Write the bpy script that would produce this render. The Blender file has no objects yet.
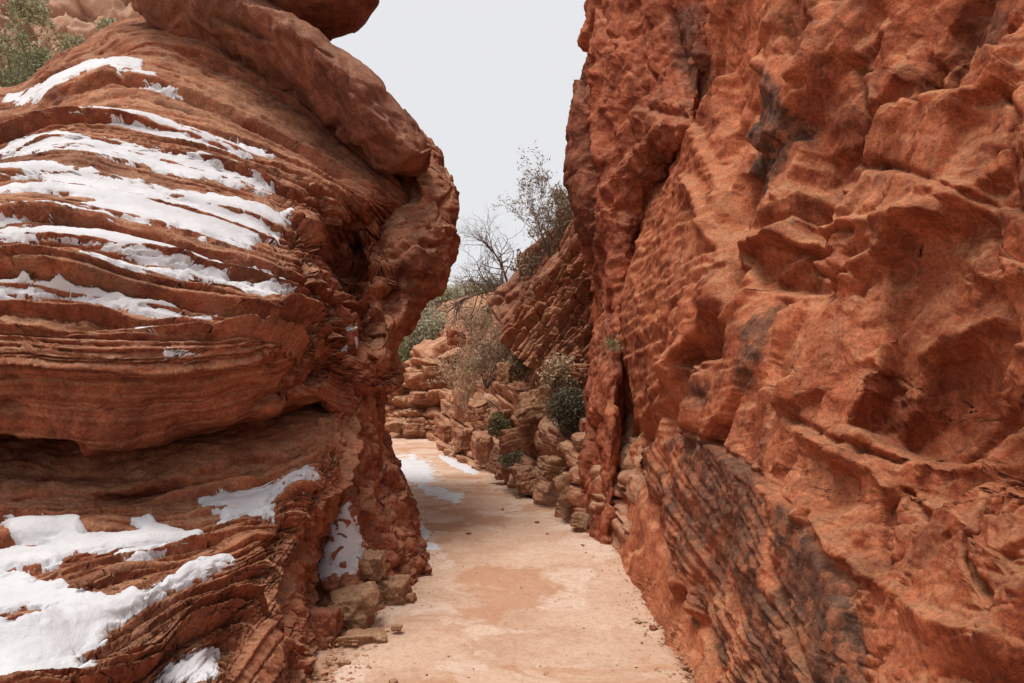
import bpy, bmesh, math, random
import numpy as np
R = math.radians
sc = bpy.context.scene
col = sc.collection
F = 796.0; CX, CY = 512.0, 341.5; EYE = 1.6; PITCH = math.atan(38.5 / F)
CS, SN = math.cos(PITCH), math.sin(PITCH)

# ------------------------------------------------------------------ sight lines
def W(px, py, d):
    """world point on the sight line of (px, py) whose world y is d"""
    a = (np.asarray(px, float) - CX) / F; b = (CY - np.asarray(py, float)) / F
    y = CS - b * SN; z = SN + b * CS
    s = np.asarray(d, float) / y
    return np.stack([a * s, y * s, EYE + z * s], -1)
def proj(P):
    x, y, z = P[..., 0], P[..., 1], P[..., 2] - EYE
    f = y * CS + z * SN; u = -y * SN + z * CS
    f = np.where(f < .05, .05, f)
    return CX + F * x / f, CY - F * u / f

# ------------------------------------------------------------------ noise
rs = np.random.RandomState(7)
PERM = rs.permutation(256).astype(np.int32); PERM = np.concatenate([PERM, PERM])
G = rs.normal(size=(256, 3)); G /= np.linalg.norm(G, axis=1)[:, None]; G = G.astype(np.float32)
RND = rs.rand(256, 4).astype(np.float32)
def hsh(i, j, k): return PERM[(PERM[(PERM[i & 255] + j) & 255] + k) & 255]
def perlin(P):
    sh = P.shape[:-1]; P = np.asarray(P, np.float32).reshape(-1, 3)
    I = np.floor(P).astype(np.int32); f = P - I
    w = f * f * f * (f * (f * 6 - 15) + 10)
    out = 0
    for dx in (0, 1):
        wx = w[:, 0] if dx else 1 - w[:, 0]
        for dy in (0, 1):
            wy = w[:, 1] if dy else 1 - w[:, 1]
            for dz in (0, 1):
                wz = w[:, 2] if dz else 1 - w[:, 2]
                g = G[hsh(I[:, 0] + dx, I[:, 1] + dy, I[:, 2] + dz)]
                out = out + wx * wy * wz * (g[:, 0] * (f[:, 0] - dx) + g[:, 1] * (f[:, 1] - dy) + g[:, 2] * (f[:, 2] - dz))
    return (out * 1.5).reshape(sh)
def fbm(P, octs=5, gain=.5, lac=2.03, ridged=False):
    P = np.asarray(P, np.float32); a = 1.0; s = 0; t = 0
    for o in range(octs):
        n = perlin(P + o * 13.7)
        if ridged: n = 1 - 2.2 * np.abs(n)
        s = s + a * n; t += a; a *= gain; P = P * lac
    return s / t
def facets(P):
    """every Voronoi cell a randomly tilted plane: (height, edge distance)"""
    sh = P.shape[:-1]; P = np.asarray(P, np.float32).reshape(-1, 3)
    I = np.floor(P).astype(np.int32)
    d1 = np.full(len(P), 9, np.float32); d2 = d1.copy(); h = np.zeros(len(P), np.float32)
    for dx in (-1, 0, 1):
        for dy in (-1, 0, 1):
            for dz in (-1, 0, 1):
                q = hsh(I[:, 0] + dx, I[:, 1] + dy, I[:, 2] + dz)
                r = RND[q]
                v = P - I - np.array((dx, dy, dz), np.float32) - r[:, :3]
                d = (v * v).sum(1)
                c = d < d1
                d2 = np.where(c, d1, np.minimum(d2, d))
                hh = (G[q] * v).sum(1) * .9 + (r[:, 3] - .5)
                h = np.where(c, hh, h); d1 = np.where(c, d, d1)
    return h.reshape(sh), (np.sqrt(d2) - np.sqrt(d1)).reshape(sh)
def terr(n, k, e=.8):
    x = n * k; f = np.floor(x); t = np.clip((x - f - e) / (1 - e), 0, 1); return (f + t * t * (3 - 2 * t)) / k
def rough(P, a=1.):
    return a * (.010 * fbm(P * 9, 4, .6) + .000)
def sstep(a, b, x):
    t = np.clip((x - a) / (b - a), 0, 1); return t * t * (3 - 2 * t)
def blur(A, k, n=2):
    for _ in range(n):
        for ax in (0, 1):
            B = np.concatenate([np.repeat(A.take([0], ax), k, ax), A, np.repeat(A.take([-1], ax), k, ax)], ax)
            c = np.cumsum(B, ax, dtype=np.float64)
            z = np.zeros_like(c.take([0], ax)); c = np.concatenate([z, c], ax)
            m = A.shape[ax]
            A = (c.take(range(2 * k + 1, 2 * k + 1 + m), ax) - c.take(range(0, m), ax)) / (2 * k + 1)
    return A

# ------------------------------------------------------------------ features drawn on a surface
def line_d(px, py, pts):
    """distance to a polyline, signed (+ below / right of its direction)"""
    best = np.full(px.shape, 1e9); sg = np.zeros(px.shape)
    for (x0, y0), (x1, y1) in zip(pts[:-1], pts[1:]):
        dx, dy = x1 - x0, y1 - y0; L = dx * dx + dy * dy
        t = np.clip(((px - x0) * dx + (py - y0) * dy) / L, 0, 1)
        ex, ey = px - x0 - t * dx, py - y0 - t * dy
        d = np.hypot(ex, ey); c = d < best
        sg = np.where(c, np.sign(dx * ey - dy * ex), sg); best = np.where(c, d, best)
    return best, sg
def poly_sd(px, py, pts):
    """signed distance to a polygon, positive inside"""
    pts = list(pts); d, _ = line_d(px, py, pts + pts[:1])
    ins = np.zeros(px.shape, bool)
    for (x0, y0), (x1, y1) in zip(pts, pts[1:] + pts[:1]):
        if y0 == y1: continue
        c = ((y0 > py) != (y1 > py)) & (px < (x1 - x0) * (py - y0) / (y1 - y0) + x0)
        ins ^= c
    return np.where(ins, d, -d)
def crack(px, py, pts, w, h):
    d, _ = line_d(px, py, pts); return -h * np.exp(-(d / w) ** 2)
def ridge(px, py, pts, w, h):
    d, _ = line_d(px, py, pts); return h * np.exp(-(d / w / 1.3) ** 1.5)
def step(px, py, pts, h, w, e=3.):
    """raised by h on the + side of the line, dying out over w"""
    d, s = line_d(px, py, pts); s = d * s
    return h * sstep(-e, e, s) * np.exp(-np.clip(s, 0, None) / w)
def dent(px, py, x, y, rx, ry, rot, h, p=2.):
    c, s = math.cos(R(rot)), math.sin(R(rot)); a = (px - x) * c + (py - y) * s; b = -(px - x) * s + (py - y) * c
    r = np.sqrt((a / rx) ** 2 + (b / ry) ** 2); return -h * np.exp(-r ** p)

def under(px, py, pts, h, e=7., jit=0, y0=None):
    """face leaning back under an overhang: deepest at its foot"""
    pts = [(x if x < 1028 else 1600, y) for x, y in pts]
    d = poly_sd(px, py, pts) + jit; ys_ = [p[1] for p in pts]; a = min(ys_) if y0 is None else y0
    return -h * sstep(-e * .3, e, d) * np.clip(.12 + .88 * (py - a) / (max(ys_) - a), 0, 1)
def inset(px, py, pts, h, e=4., jit=None):
    d = poly_sd(px, py, pts)
    if jit is not None: d = d + jit
    return -h * sstep(-e * .3, e, d)
# ------------------------------------------------------------------ surfaces
def cr_matrix(n, per):
    m = (n - 1) * per + 1; t = np.arange(m) / per; i = np.minimum(t.astype(int), n - 2); f = t - i
    M = np.zeros((m, n))
    w = [(-f + 2 * f ** 2 - f ** 3) / 2, (2 - 5 * f ** 2 + 3 * f ** 3) / 2, (f + 4 * f ** 2 - 3 * f ** 3) / 2, (-f ** 2 + f ** 3) / 2]
    rows = np.arange(m)
    for k in range(4):
        j = i - 1 + k
        lo, hi = j < 0, j > n - 1; ok = ~(lo | hi)
        np.add.at(M, (rows[ok], j[ok]), w[k][ok])
        np.add.at(M, (rows[lo], 0), 2 * w[k][lo]); np.add.at(M, (rows[lo], 1), -w[k][lo])
        np.add.at(M, (rows[hi], n - 1), 2 * w[k][hi]); np.add.at(M, (rows[hi], n - 2), -w[k][hi])
    return M, t
class Sheet: pass
def loft(rows, pr, pc):
    C = np.array([[W(*p) for p in r] for r in rows])
    A, tv = cr_matrix(len(rows), pr); B, tu = cr_matrix(len(rows[0]), pc)
    S = Sheet(); S.P = np.einsum('ij,jkc,lk->ilc', A, C, B)
    S.v, S.u = np.meshgrid(tv, tu, indexing='ij')
    S.N = normals(S.P)
    S.px, S.py = proj(S.P); S.sc = S.P[..., 1] / F     # metres per pixel
    S.attr = {}
    return S
def normals(P):
    gu = np.gradient(P, axis=1); gv = np.gradient(P, axis=0)
    n = np.cross(gv, gu); n /= np.linalg.norm(n, axis=-1)[..., None] + 1e-12
    return n
def strata(S, v, P, lay, amp, seed, wob=.12, gap=.35, brk=1.0, power=1.6):
    """ledges: each bed rises to an edge and is undercut; beds break off along their length"""
    r = np.random.RandomState(seed); n = 400
    br = np.cumsum(r.gamma(2.2, lay / 2.2, n) + lay * .12); br -= br[40]
    a = .25 + r.rand(n) ** 1.5
    vv = v + wob * fbm(P * .8 + seed, 3) + .2 * wob * fbm(P * 5 + seed, 2)
    k = np.clip(np.searchsorted(br, vv.ravel()).reshape(vv.shape), 1, n - 1)
    t = np.clip((vv - br[k - 1]) / (br[k] - br[k - 1]), 0, 1)
    Q = P * brk + (k[..., None] * np.array([17.3, 5.1, 9.7]))
    m = np.clip(.6 + 1.1 * perlin(Q) + .5 * perlin(Q * 3.1), 0, 1.5)
    prof = t ** power * (1 - sstep(.9, 1., t)) + .12
    thick = (br[k] - br[k - 1]) / lay
    return amp * a[k] * m * prof * np.clip(thick, .3, 1.6) - gap * amp * np.exp(-((1 - t) * thick / .12) ** 2), k
def relax(D, X, w=.75, rounds=2):
    """slide the grid along itself so that steep faces get as many vertices as flat ones"""
    A = np.concatenate([D] + [x[..., None] if x.ndim == 2 else x for x in X], -1)
    for r in range(rounds):
        for ax in (1, 0):
            A = np.swapaxes(A, 0, 1) if ax == 0 else A
            seg = blur(np.linalg.norm(np.diff(A[..., :3], axis=1), axis=-1), 3, 1)
            seg = np.minimum(seg, np.median(seg, 1)[:, None] * 12)
            n, m = A.shape[:2]
            t = np.concatenate([np.zeros((n, 1)), np.cumsum(seg, 1)], 1); t = t / t[:, -1:] * (m - 1)
            t = w * t + (1 - w) * np.arange(m)[None]
            off = np.arange(n)[:, None] * float(2 * m)
            q = np.arange(m)[None] + off
            i = np.clip(np.searchsorted((t + off).ravel(), q.ravel(), 'right') - 1, 0, n * m - 2).reshape(n, m)
            i = np.clip(i, np.arange(n)[:, None] * m, np.arange(n)[:, None] * m + m - 2)
            tf = t.ravel(); f = np.clip((np.arange(m)[None] - tf[i]) / np.maximum(tf[i + 1] - tf[i], 1e-9), 0, 1)[..., None]
            B = A.reshape(n * m, -1); A = B[i] * (1 - f) + B[i + 1] * f
            A = np.swapaxes(A, 0, 1) if ax == 0 else A
    out = [A[..., :3]]; k = 3
    for x in X:
        out.append(A[..., k] if x.ndim == 2 else A[..., k:k + 3]); k += 1 if x.ndim == 2 else 3
    return out
def finish(S, fine=1.):
    ks = list(S.attr); hv = hasattr(S, 'v')
    X = [S.P, S.px, S.py] + ([S.v, S.u] if hv else []) + [S.attr[k] for k in ks]
    o = relax(S.D, X); S.D, S.P, S.px, S.py = o[:4]; o = o[4:]
    if hv: S.v, S.u = o[:2]; o = o[2:]
    S.attr = dict(zip(ks, o))
    N = normals(np.stack([blur(S.D[..., i], 1, 1) for i in range(3)], -1)); S.N = N
    f, e = facets(S.D * 8 + .6 * fbm(S.D * 6, 3)[..., None])
    S.D = S.D + N * (np.asarray(fine) * (.012 * f + .013 * fbm(S.D * 11, 4, .6) + .007 * fbm(S.D * 37 + 7, 3, .6)))[..., None]
    return S
def mesh_grid(name, S, mat, parent=None, keep=None, close=True):
    P = S.D; nr, nc = P.shape[:2]
    idx = np.arange(nr * nc).reshape(nr, nc)
    q = np.stack([idx[:-1, :-1], idx[:-1, 1:], idx[1:, 1:], idx[1:, :-1]], -1)
    if keep is not None:
        q = q[keep[:-1, :-1] & keep[1:, :-1] & keep[:-1, 1:] & keep[1:, 1:]]
    q = q.reshape(-1, 4); V = P.reshape(-1, 3)
    used = np.unique(q); remap = np.full(nr * nc, -1); remap[used] = np.arange(len(used))
    V = V[used]; q = remap[q]
    extra = []
    if close and keep is None:
        ring = np.concatenate([idx[0, :], idx[1:, -1], idx[-1, -2::-1], idx[-2:0:-1, 0]])
        c = len(V); V = np.concatenate([V, close_point(S)[None]])
        extra = [(int(a), int(b), c) for a, b in zip(ring, np.roll(ring, -1))]
    me = bpy.data.meshes.new(name)
    nq, ne = len(q), len(extra)
    me.vertices.add(len(V)); me.vertices.foreach_set('co', V.astype(np.float32).ravel())
    loops = np.concatenate([q.ravel(), np.array(extra, int).ravel()]).astype(np.int32)
    me.loops.add(len(loops)); me.loops.foreach_set('vertex_index', loops)
    me.polygons.add(nq + ne)
    st = np.concatenate([np.arange(nq) * 4, nq * 4 + np.arange(ne) * 3]).astype(np.int32)
    me.polygons.foreach_set('loop_start', st)
    me.polygons.foreach_set('use_smooth', np.ones(nq + ne, bool))
    for kx, arr in S.attr.items():
        at = me.attributes.new(kx, 'FLOAT', 'POINT'); x = arr.ravel()[used]
        if len(V) > len(x): x = np.append(x, 0)
        at.data.foreach_set('value', x.astype(np.float32))
    me.update(calc_edges=True); me.validate()
    o = bpy.data.objects.new(name, me); col.objects.link(o)
    me.materials.append(mat)
    if parent: o.parent = parent
    return o
def close_point(S):
    c = S.D.reshape(-1, 3).mean(0); v = S.D.reshape(-1, 3)
    if hasattr(S, 'close'): return np.array(S.close)
    if hasattr(S, 'back'): return c + np.array([-.2, S.back, 0])
    return c * np.array([1.25, 1.0, 1.0]) + np.array([0, max(1.0, v[:, 1].max() - c[1] + .5), 0])
def tag(o, label=None, cat=None, group=None, kind=None):
    for k, x in (('label', label), ('category', cat), ('group', group), ('kind', kind)):
        if x: o[k] = x
    return o
def empty(name, label, cat, loc=(0, 0, 0), group=None):
    o = bpy.data.objects.new(name, None); o.location = loc; col.objects.link(o); o.empty_display_size = .2
    return tag(o, label, cat, group)
def adopt(o, parent):
    """parent without moving the mesh"""
    o.parent = parent; o.matrix_parent_inverse = parent.matrix_basis.inverted()

# ------------------------------------------------------------------ materials
class NT:
    def __init__(s, mat):
        s.t = mat.node_tree; s.n = s.t.nodes; s.l = s.t.links
    def node(s, ty, **kw):
        x = s.n.new(ty)
        for k, v in kw.items():
            if k in x.inputs.keys(): s.put(x.inputs[k], v)
            else: setattr(x, k, v)
        return x
    def put(s, inp, v):
        if isinstance(v, bpy.types.NodeSocket): s.l.new(v, inp)
        else: inp.default_value = v
    def noise(s, vec, scale, detail=4, rough=.55, dist=0):
        x = s.node('ShaderNodeTexNoise'); x.inputs['Scale'].default_value = scale; x.inputs['Detail'].default_value = detail
        x.inputs['Roughness'].default_value = rough; x.inputs['Distortion'].default_value = dist
        if vec is not None: s.l.new(vec, x.inputs['Vector'])
        return x.outputs['Fac']
    def math(s, op, a, b=0., c=0., clamp=False):
        x = s.n.new('ShaderNodeMath'); x.operation = op; x.use_clamp = clamp
        for i, v in enumerate((a, b, c)): s.put(x.inputs[i], v)
        return x.outputs[0]
    def rng(s, v, a, b, c=0., d=1.):
        x = s.n.new('ShaderNodeMapRange'); s.put(x.inputs[0], v)
        for i, q in enumerate((a, b, c, d)): x.inputs[i + 1].default_value = q
        return x.outputs[0]
    def mix(s, f, a, b, blend='MIX'):
        x = s.n.new('ShaderNodeMix'); x.data_type = 'RGBA'; x.blend_type = blend
        s.put(x.inputs[0], f)
        for i, v in ((6, a), (7, b)):
            if isinstance(v, tuple): v = (*v, 1) if len(v) == 3 else v
            s.put(x.inputs[i], v)
        return x.outputs[2]
    def ramp(s, f, stops):
        x = s.n.new('ShaderNodeValToRGB'); e = x.color_ramp.elements
        while len(e) < len(stops): e.new(.5)
        for i, (p, c) in enumerate(stops): e[i].position = p; e[i].color = (*c, 1)
        s.l.new(f, x.inputs[0]); return x.outputs[0]
    def attr(s, name):
        x = s.n.new('ShaderNodeAttribute'); x.attribute_name = name; return x.outputs['Fac']
def new_mat(name):
    m = bpy.data.materials.new(name); m.use_nodes = True
    n = NT(m); b = m.node_tree.nodes['Principled BSDF']
    b.inputs['Roughness'].default_value = .92; b.inputs['Specular IOR Level'].default_value = .12
    tc = n.n.new('ShaderNodeTexCoord'); return m, n, b, tc.outputs['Object']
def rock_mat(name, dark, mid, light, dust=(.5, .32, .2), dust_f=.35, varn=(.04, .025, .019), band=.35, band_freq=9., bump=.85, fine=(.035, .02, .016), scale=1.0, tan=(.5, .32, .19), stain=.6, tan_f=.3):
    m, n, b, V = new_mat(name)
    c = n.ramp(n.noise(V, 1.1 * scale, 7, .62, .4), [(.28, dark), (.48, mid), (.7, light)])
    # bed tint
    st = n.math('MULTIPLY_ADD', n.attr('strata'), band_freq, n.math('MULTIPLY', n.noise(V, 2.5 * scale, 4), 1.6))
    w = n.node('ShaderNodeTexNoise', noise_dimensions='1D'); n.l.new(st, w.inputs['W']); w.inputs['Scale'].default_value = 1.0; w.inputs['Detail'].default_value = 3
    c = n.mix(n.math('MULTIPLY', n.rng(w.outputs['Fac'], .5, .68), band), c, tuple(tan))
    c = n.mix(n.math('MULTIPLY', n.rng(w.outputs['Fac'], .48, .32), band), c, tuple(x * .75 for x in dark))
    # hue patches
    c = n.mix(n.math('MULTIPLY', n.rng(n.noise(V, 3.7 * scale, 6, .6), .5, .72), .5), c, light)
    c = n.mix(n.math('MULTIPLY', n.rng(n.noise(V, .8 * scale, 5, .6, .5), .54, .68), tan_f), c, tuple(tan))
    mp = n.n.new('ShaderNodeMapping'); mp.inputs['Scale'].default_value = (1, 1, .35); n.l.new(V, mp.inputs[0])
    c = n.mix(n.math('MULTIPLY', n.rng(n.noise(mp.outputs[0], 2.3 * scale, 9, .72, .3), .5, .66), stain), c, tuple(x * .55 for x in dark))
    c = n.mix(n.math('MULTIPLY', n.rng(n.noise(V, 11 * scale, 8, .75), .5, .68), .55), c, tuple(x * .7 for x in dark))
    # dust on ledges
    g = n.n.new('ShaderNodeNewGeometry'); sx = n.n.new('ShaderNodeSeparateXYZ'); n.l.new(g.outputs['Normal'], sx.inputs[0])
    c = n.mix(n.math('MULTIPLY', n.attr('pale'), .6), c, tuple(min(1, x * 1.12) for x in light))
    du = n.math('MULTIPLY', n.rng(sx.outputs['Z'], .18, .7), n.rng(n.noise(V, 6, 5, .65), .32, .62, .2, 1.))
    c = n.mix(n.math('MULTIPLY', du, dust_f), c, dust)
    c = n.mix(n.math('MULTIPLY', n.attr('iron_shade'), n.rng(n.noise(V, 4, 8, .7), .3, .6, .5, 1.)), c, n.mix(.35, c, tuple(x * .8 for x in dark)))  # darkens towards red-brown: part iron stain, part painted shade
    # stains
    va = n.math('MULTIPLY', n.attr('varnish'), n.rng(n.noise(V, 9, 8, .75), .36, .58, .62, 1.))
    c = n.mix(va, c, n.mix(n.rng(n.noise(V, 22, 5, .6), .4, .65), varn, tuple(x * 3.4 for x in varn)))
    wv = n.n.new('ShaderNodeVectorMath'); wv.operation = 'MULTIPLY_ADD'
    nz = n.n.new('ShaderNodeTexNoise'); nz.inputs['Scale'].default_value = 7 * scale; nz.inputs['Detail'].default_value = 5; n.l.new(V, nz.inputs['Vector'])
    n.l.new(nz.outputs['Color'], wv.inputs[0]); wv.inputs[1].default_value = (.22, .22, .22); n.l.new(V, wv.inputs[2])
    mq = n.n.new('ShaderNodeMapping'); mq.inputs['Scale'].default_value = (1, 1, .7); mq.inputs['Rotation'].default_value = (.5, 0, 0); n.l.new(wv.outputs[0], mq.inputs[0])
    chip = []
    for sc_ in (6, 17):
        vr = n.n.new('ShaderNodeTexVoronoi'); vr.inputs['Scale'].default_value = sc_ * scale; n.l.new(mq.outputs[0], vr.inputs['Vector'])
        sp_ = n.n.new('ShaderNodeSeparateColor'); n.l.new(vr.outputs['Color'], sp_.inputs[0]); chip.append(sp_.outputs[0])
    c = n.mix(n.rng(chip[0], .55, 1, 0, .4), c, tuple(x * .7 for x in dark)); c = n.mix(n.rng(chip[1], .6, 1, 0, .35), c, tuple(min(1, x * 1.1) for x in light))
    # grain
    gr = n.noise(V, 55, 6, .75)
    c = n.mix(n.rng(gr, .42, .66, .0, .8), c, n.mix(.7, c, fine))
    c = n.mix(n.rng(n.noise(V, 27 * scale, 7, .78), .42, .3, 0, .38), c, n.mix(.6, c, dust))
    lg = n.noise(V, 140, 3, .7)
    c = n.mix(n.rng(lg, .58, .72, 0, .3), c, tuple(min(1, x * 1.35) for x in light))
    n.l.new(c, b.inputs['Base Color'])
    h = n.math('ADD', n.math('MULTIPLY', n.noise(V, 14, 9, .75), 1.1), n.math('MULTIPLY', n.noise(V, 75, 5, .7), .3))
    h = n.math('ADD', h, n.math('ADD', n.math('MULTIPLY', chip[0], .8), n.math('MULTIPLY', chip[1], .45)))
    bp = n.node('ShaderNodeBump'); bp.inputs['Strength'].default_value = bump; bp.inputs['Distance'].default_value = .03
    n.l.new(h, bp.inputs['Height']); n.l.new(bp.outputs[0], b.inputs['Normal'])
    return m
M_LEFT = rock_mat('brown_bedded_sandstone', (.14, .036, .02), (.36, .099, .05), (.53, .182, .092), dust=(.62, .355, .215), dust_f=.75, band=.45, band_freq=7, stain=.65)
M_BASE = rock_mat('red_ledge_sandstone', (.19, .043, .022), (.41, .106, .05), (.55, .185, .09), dust=(.62, .34, .195), dust_f=.7, band=.3, band_freq=6, stain=.7)
M_RED = rock_mat('deep_red_sandstone', (.19, .046, .025), (.36, .092, .046), (.48, .155, .075), dust_f=.4, band=.15, stain=.7)
M_SLAB = rock_mat('purple_brown_sandstone', (.17, .058, .04), (.31, .108, .07), (.48, .21, .125), dust_f=.5, band=.12, stain=.7)
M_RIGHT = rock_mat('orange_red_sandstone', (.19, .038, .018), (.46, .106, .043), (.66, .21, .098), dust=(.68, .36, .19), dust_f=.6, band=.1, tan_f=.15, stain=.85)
M_BUTT = rock_mat('rust_red_sandstone', (.19, .039, .02), (.42, .098, .046), (.58, .178, .088), dust=(.58, .31, .175), dust_f=.5, band=.1, tan_f=.15, stain=.75)
M_MID = rock_mat('broken_red_sandstone', (.30, .09, .045), (.54, .2, .1), (.68, .33, .19), dust=(.68, .46, .3), dust_f=.65, band=.3, band_freq=5, tan=(.6, .42, .27))
M_TAN = rock_mat('tan_rubble_stone', (.30, .115, .055), (.50, .225, .11), (.64, .37, .21), dust=(.68, .45, .29), dust_f=.6, band=.2)
M_BED = rock_mat('thin_bedded_red_sandstone', (.22, .06, .032), (.46, .145, .07), (.6, .25, .135), dust=(.62, .38, .24), dust_f=.6, band=.3, band_freq=5)
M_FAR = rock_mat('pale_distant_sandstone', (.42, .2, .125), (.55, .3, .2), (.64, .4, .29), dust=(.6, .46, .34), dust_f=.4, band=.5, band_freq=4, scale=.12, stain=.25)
def snow_mat():
    m, n, b, V = new_mat('snow')
    c = n.mix(n.rng(n.noise(V, 5, 5), .4, .7), (.64, .636, .662), (.55, .544, .572))
    n.l.new(n.mix(n.rng(n.noise(V, 30, 4, .7), .58, .72, 0, .5), c, (.5, .36, .28)), b.inputs['Base Color'])
    b.inputs['Roughness'].default_value = .7; b.inputs['Specular IOR Level'].default_value = .25
    bp = n.node('ShaderNodeBump'); bp.inputs['Strength'].default_value = .7; bp.inputs['Distance'].default_value = .02
    n.l.new(n.noise(V, 22, 9, .75), bp.inputs['Height']); n.l.new(bp.outputs[0], b.inputs['Normal']); return m
M_SNOW = snow_mat()
def leaf_mat(name, a, b2, rough=.8):
    m, n, b, V = new_mat(name)
    n.l.new(n.mix(n.rng(n.noise(V, 7, 4), .35, .65), a, b2), b.inputs['Base Color']); b.inputs['Roughness'].default_value = rough; return m
M_TWIG = leaf_mat('grey_brown_twigs', (.20, .14, .115), (.13, .085, .068))
M_DRY = leaf_mat('dry_straw', (.5, .37, .245), (.38, .26, .165))
M_OLIVE = leaf_mat('olive_leaves', (.2, .19, .09), (.28, .25, .13))
M_SAGE = leaf_mat('grey_sage_leaves', (.21, .175, .115), (.34, .29, .19))
M_DARK = leaf_mat('dark_sage_leaves', (.10, .088, .06), (.18, .155, .105))
M_GREEN = leaf_mat('pale_green_leaves', (.33, .32, .2), (.44, .41, .28))
M_BRN = leaf_mat('rusty_dry_leaves', (.27, .19, .12), (.35, .26, .17))
M_JUN = leaf_mat('juniper_leaves', (.2, .225, .12), (.33, .34, .2))

# ------------------------------------------------------------------ snow lying on a sheet
def snow_on(S, pts, label, group=None, thick=.035, jit=5., soft=5., k=5, hole=1.2, slope=4., wide=1., fill=.4):
    pts = [(x if x > -12 else x * 8 - (y % 7) * 9, y if x > -12 else y + (x * 7) * -.12) for x, y in pts]
    x0, x1 = min(p[0] for p in pts) - 14, max(p[0] for p in pts) + 14
    y0, y1 = min(p[1] for p in pts) - 14, max(p[1] for p in pts) + 14
    m = (S.px > x0) & (S.px < x1) & (S.py > y0) & (S.py < y1)
    if not m.any(): print('no snow', label); return
    r = np.where(m.any(1))[0]; c = np.where(m.any(0))[0]
    sl = (slice(max(0, r[0] - 12), r[-1] + 13), slice(max(0, c[0] - 12), c[-1] + 13))
    T = Sheet(); P = S.D[sl]; px, py = S.px[sl], S.py[sl]
    sd = poly_sd(px, py, pts) + wide + jit * .7 * fbm(S.P[sl] * 3.3, 3) + jit * .6 * fbm(S.P[sl] * 13, 3) + 1.4 * fbm(S.P[sl] * 38, 2)
    if hole and hasattr(S, 'v'):
        q = np.stack([S.P[sl][..., 0] * 2.2, S.P[sl][..., 1] * 2.2, S.v[sl] * 7], -1); sd = sd - hole * sstep(.12, .4, fbm(q, 3, .6))
    nz = normals(np.stack([blur(P[..., i], 1, 1) for i in range(3)], -1))[..., 2]
    if hasattr(S, 'v'): sd = sd - slope * sstep(.12, -.15, nz)
    B = np.stack([blur(P[..., i], k, 2) for i in range(3)], -1)
    NS = np.stack([blur(S.N[sl][..., i], 6, 2) for i in range(3)], -1); NS /= np.linalg.norm(NS, axis=-1)[..., None] + 1e-9
    pk = np.clip(((P - B) * NS).sum(-1), 0, None); B = B + NS * (fill * blur(pk, k, 1))[..., None]
    th = np.clip(sd / soft, -1, 1); th = np.where(th > 0, th ** .7, th)
    N = NS * .6 + np.array([0, 0, .6])
    fade = sstep(-soft, soft * 1.4, sd)[..., None]
    T.D = P * (1 - fade) + B * fade + N * (th * thick * .4 + .004 * fbm(P * 9, 2))[..., None]
    T.attr = {}
    keep = (sd > -soft * 1.1) & m[sl]
    if keep.sum() < 30: return
    o = mesh_grid('snow_patch', T, M_SNOW, keep=keep, close=False)
    return tag(o, label, 'snow', group)

# ================================================================== LEFT FORMATION
form = empty('rock_formation', 'huge bulging layered brown rock streaked with snow along the left side of the path', 'rock formation', tuple(W(200, 500, 5)))
def Y(rows_px): return rows_px
dome = [
 [(-330,20,12),(-120,60,11.5),(0,88,11),(55,60,11),(130,22,11.5),(215,25,11.5),(290,70,11.5),(345,110,11.5),(400,160,11.5),(432,190,12)],
 [(-330,120,7.6),(-120,110,7.9),(3,100,8.2),(52,72,8.5),(130,29,8.9),(215,36,9.1),(290,84,9.1),(345,126,9.1),(402,178,9.1),(430,212,9.8)],
 [(-330,165,6.9),(-120,140,7.1),(0,116,7.3),(60,82,7.7),(130,63,7.9),(210,84,8.0),(290,124,8.1),(345,160,8.2),(397,200,8.3),(422,232,9.2)],
 [(-330,192,6.3),(-120,166,6.5),(0,140,6.6),(62,119,6.8),(132,118,7.0),(200,132,7.1),(265,157,7.25),(322,184,7.4),(366,208,7.7),(388,240,8.7)],
 [(-330,214,5.9),(-120,186,6.0),(0,160,6.15),(60,144,6.3),(140,154,6.5),(220,176,6.6),(285,200,6.75),(318,213,7.0),(336,234,7.6),(352,268,8.4)],
 [(-330,244,5.4),(-120,216,5.4),(0,190,5.5),(70,187,5.65),(150,200,5.8),(225,222,5.95),(285,242,6.1),(309,250,6.45),(323,264,7.2),(337,286,8.2)],
 [(-330,268,5.0),(-120,246,5.0),(0,233,5.0),(75,235,5.1),(150,248,5.2),(220,268,5.35),(275,286,5.5),(305,297,5.8),(325,310,6.5),(340,330,7.8)],
 [(-330,302,4.7),(-120,296,4.7),(0,288,4.65),(70,292,4.7),(140,304,4.8),(215,318,4.9),(270,328,5.05),(308,338,5.35),(330,350,6.0),(345,365,7.4)],
 [(-330,362,4.5),(-120,354,4.45),(0,346,4.42),(75,351,4.46),(145,352,4.5),(215,349,4.65),(270,344,4.85),(309,347,5.2),(331,360,5.9),(346,380,7.2)],
 [(-330,412,4.7),(-120,406,4.62),(0,397,4.58),(75,402,4.62),(145,401,4.75),(215,393,4.92),(270,379,5.12),(310,372,5.35),(329,384,6.0),(346,398,7.0)],
 [(-330,458,5.05),(-120,452,5.0),(0,444,4.92),(80,456,4.86),(145,446,5.02),(215,429,5.22),(275,412,5.35),(313,400,5.75),(331,405,6.2),(346,415,7.0)],
 [(-330,455,6.4),(-120,450,6.3),(0,440,6.2),(80,445,6.1),(145,438,6.2),(215,424,6.4),(275,408,6.6),(318,398,6.8),(336,402,7.0),(350,412,7.6)],
]
S = loft(dome, 72, 62)
P = S.P
n1 = fbm(P * .7, 4); n2 = fbm(P * 3.1 + 5, 5); rg = fbm(P * 2.2 + 9, 5, ridged=True)
up = sstep(9.2, 8.2, S.v); belly = 1 - up
big, kb = strata(S, S.v, P, .42, .115, 3, wob=.16, brk=.45, gap=.5)
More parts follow.
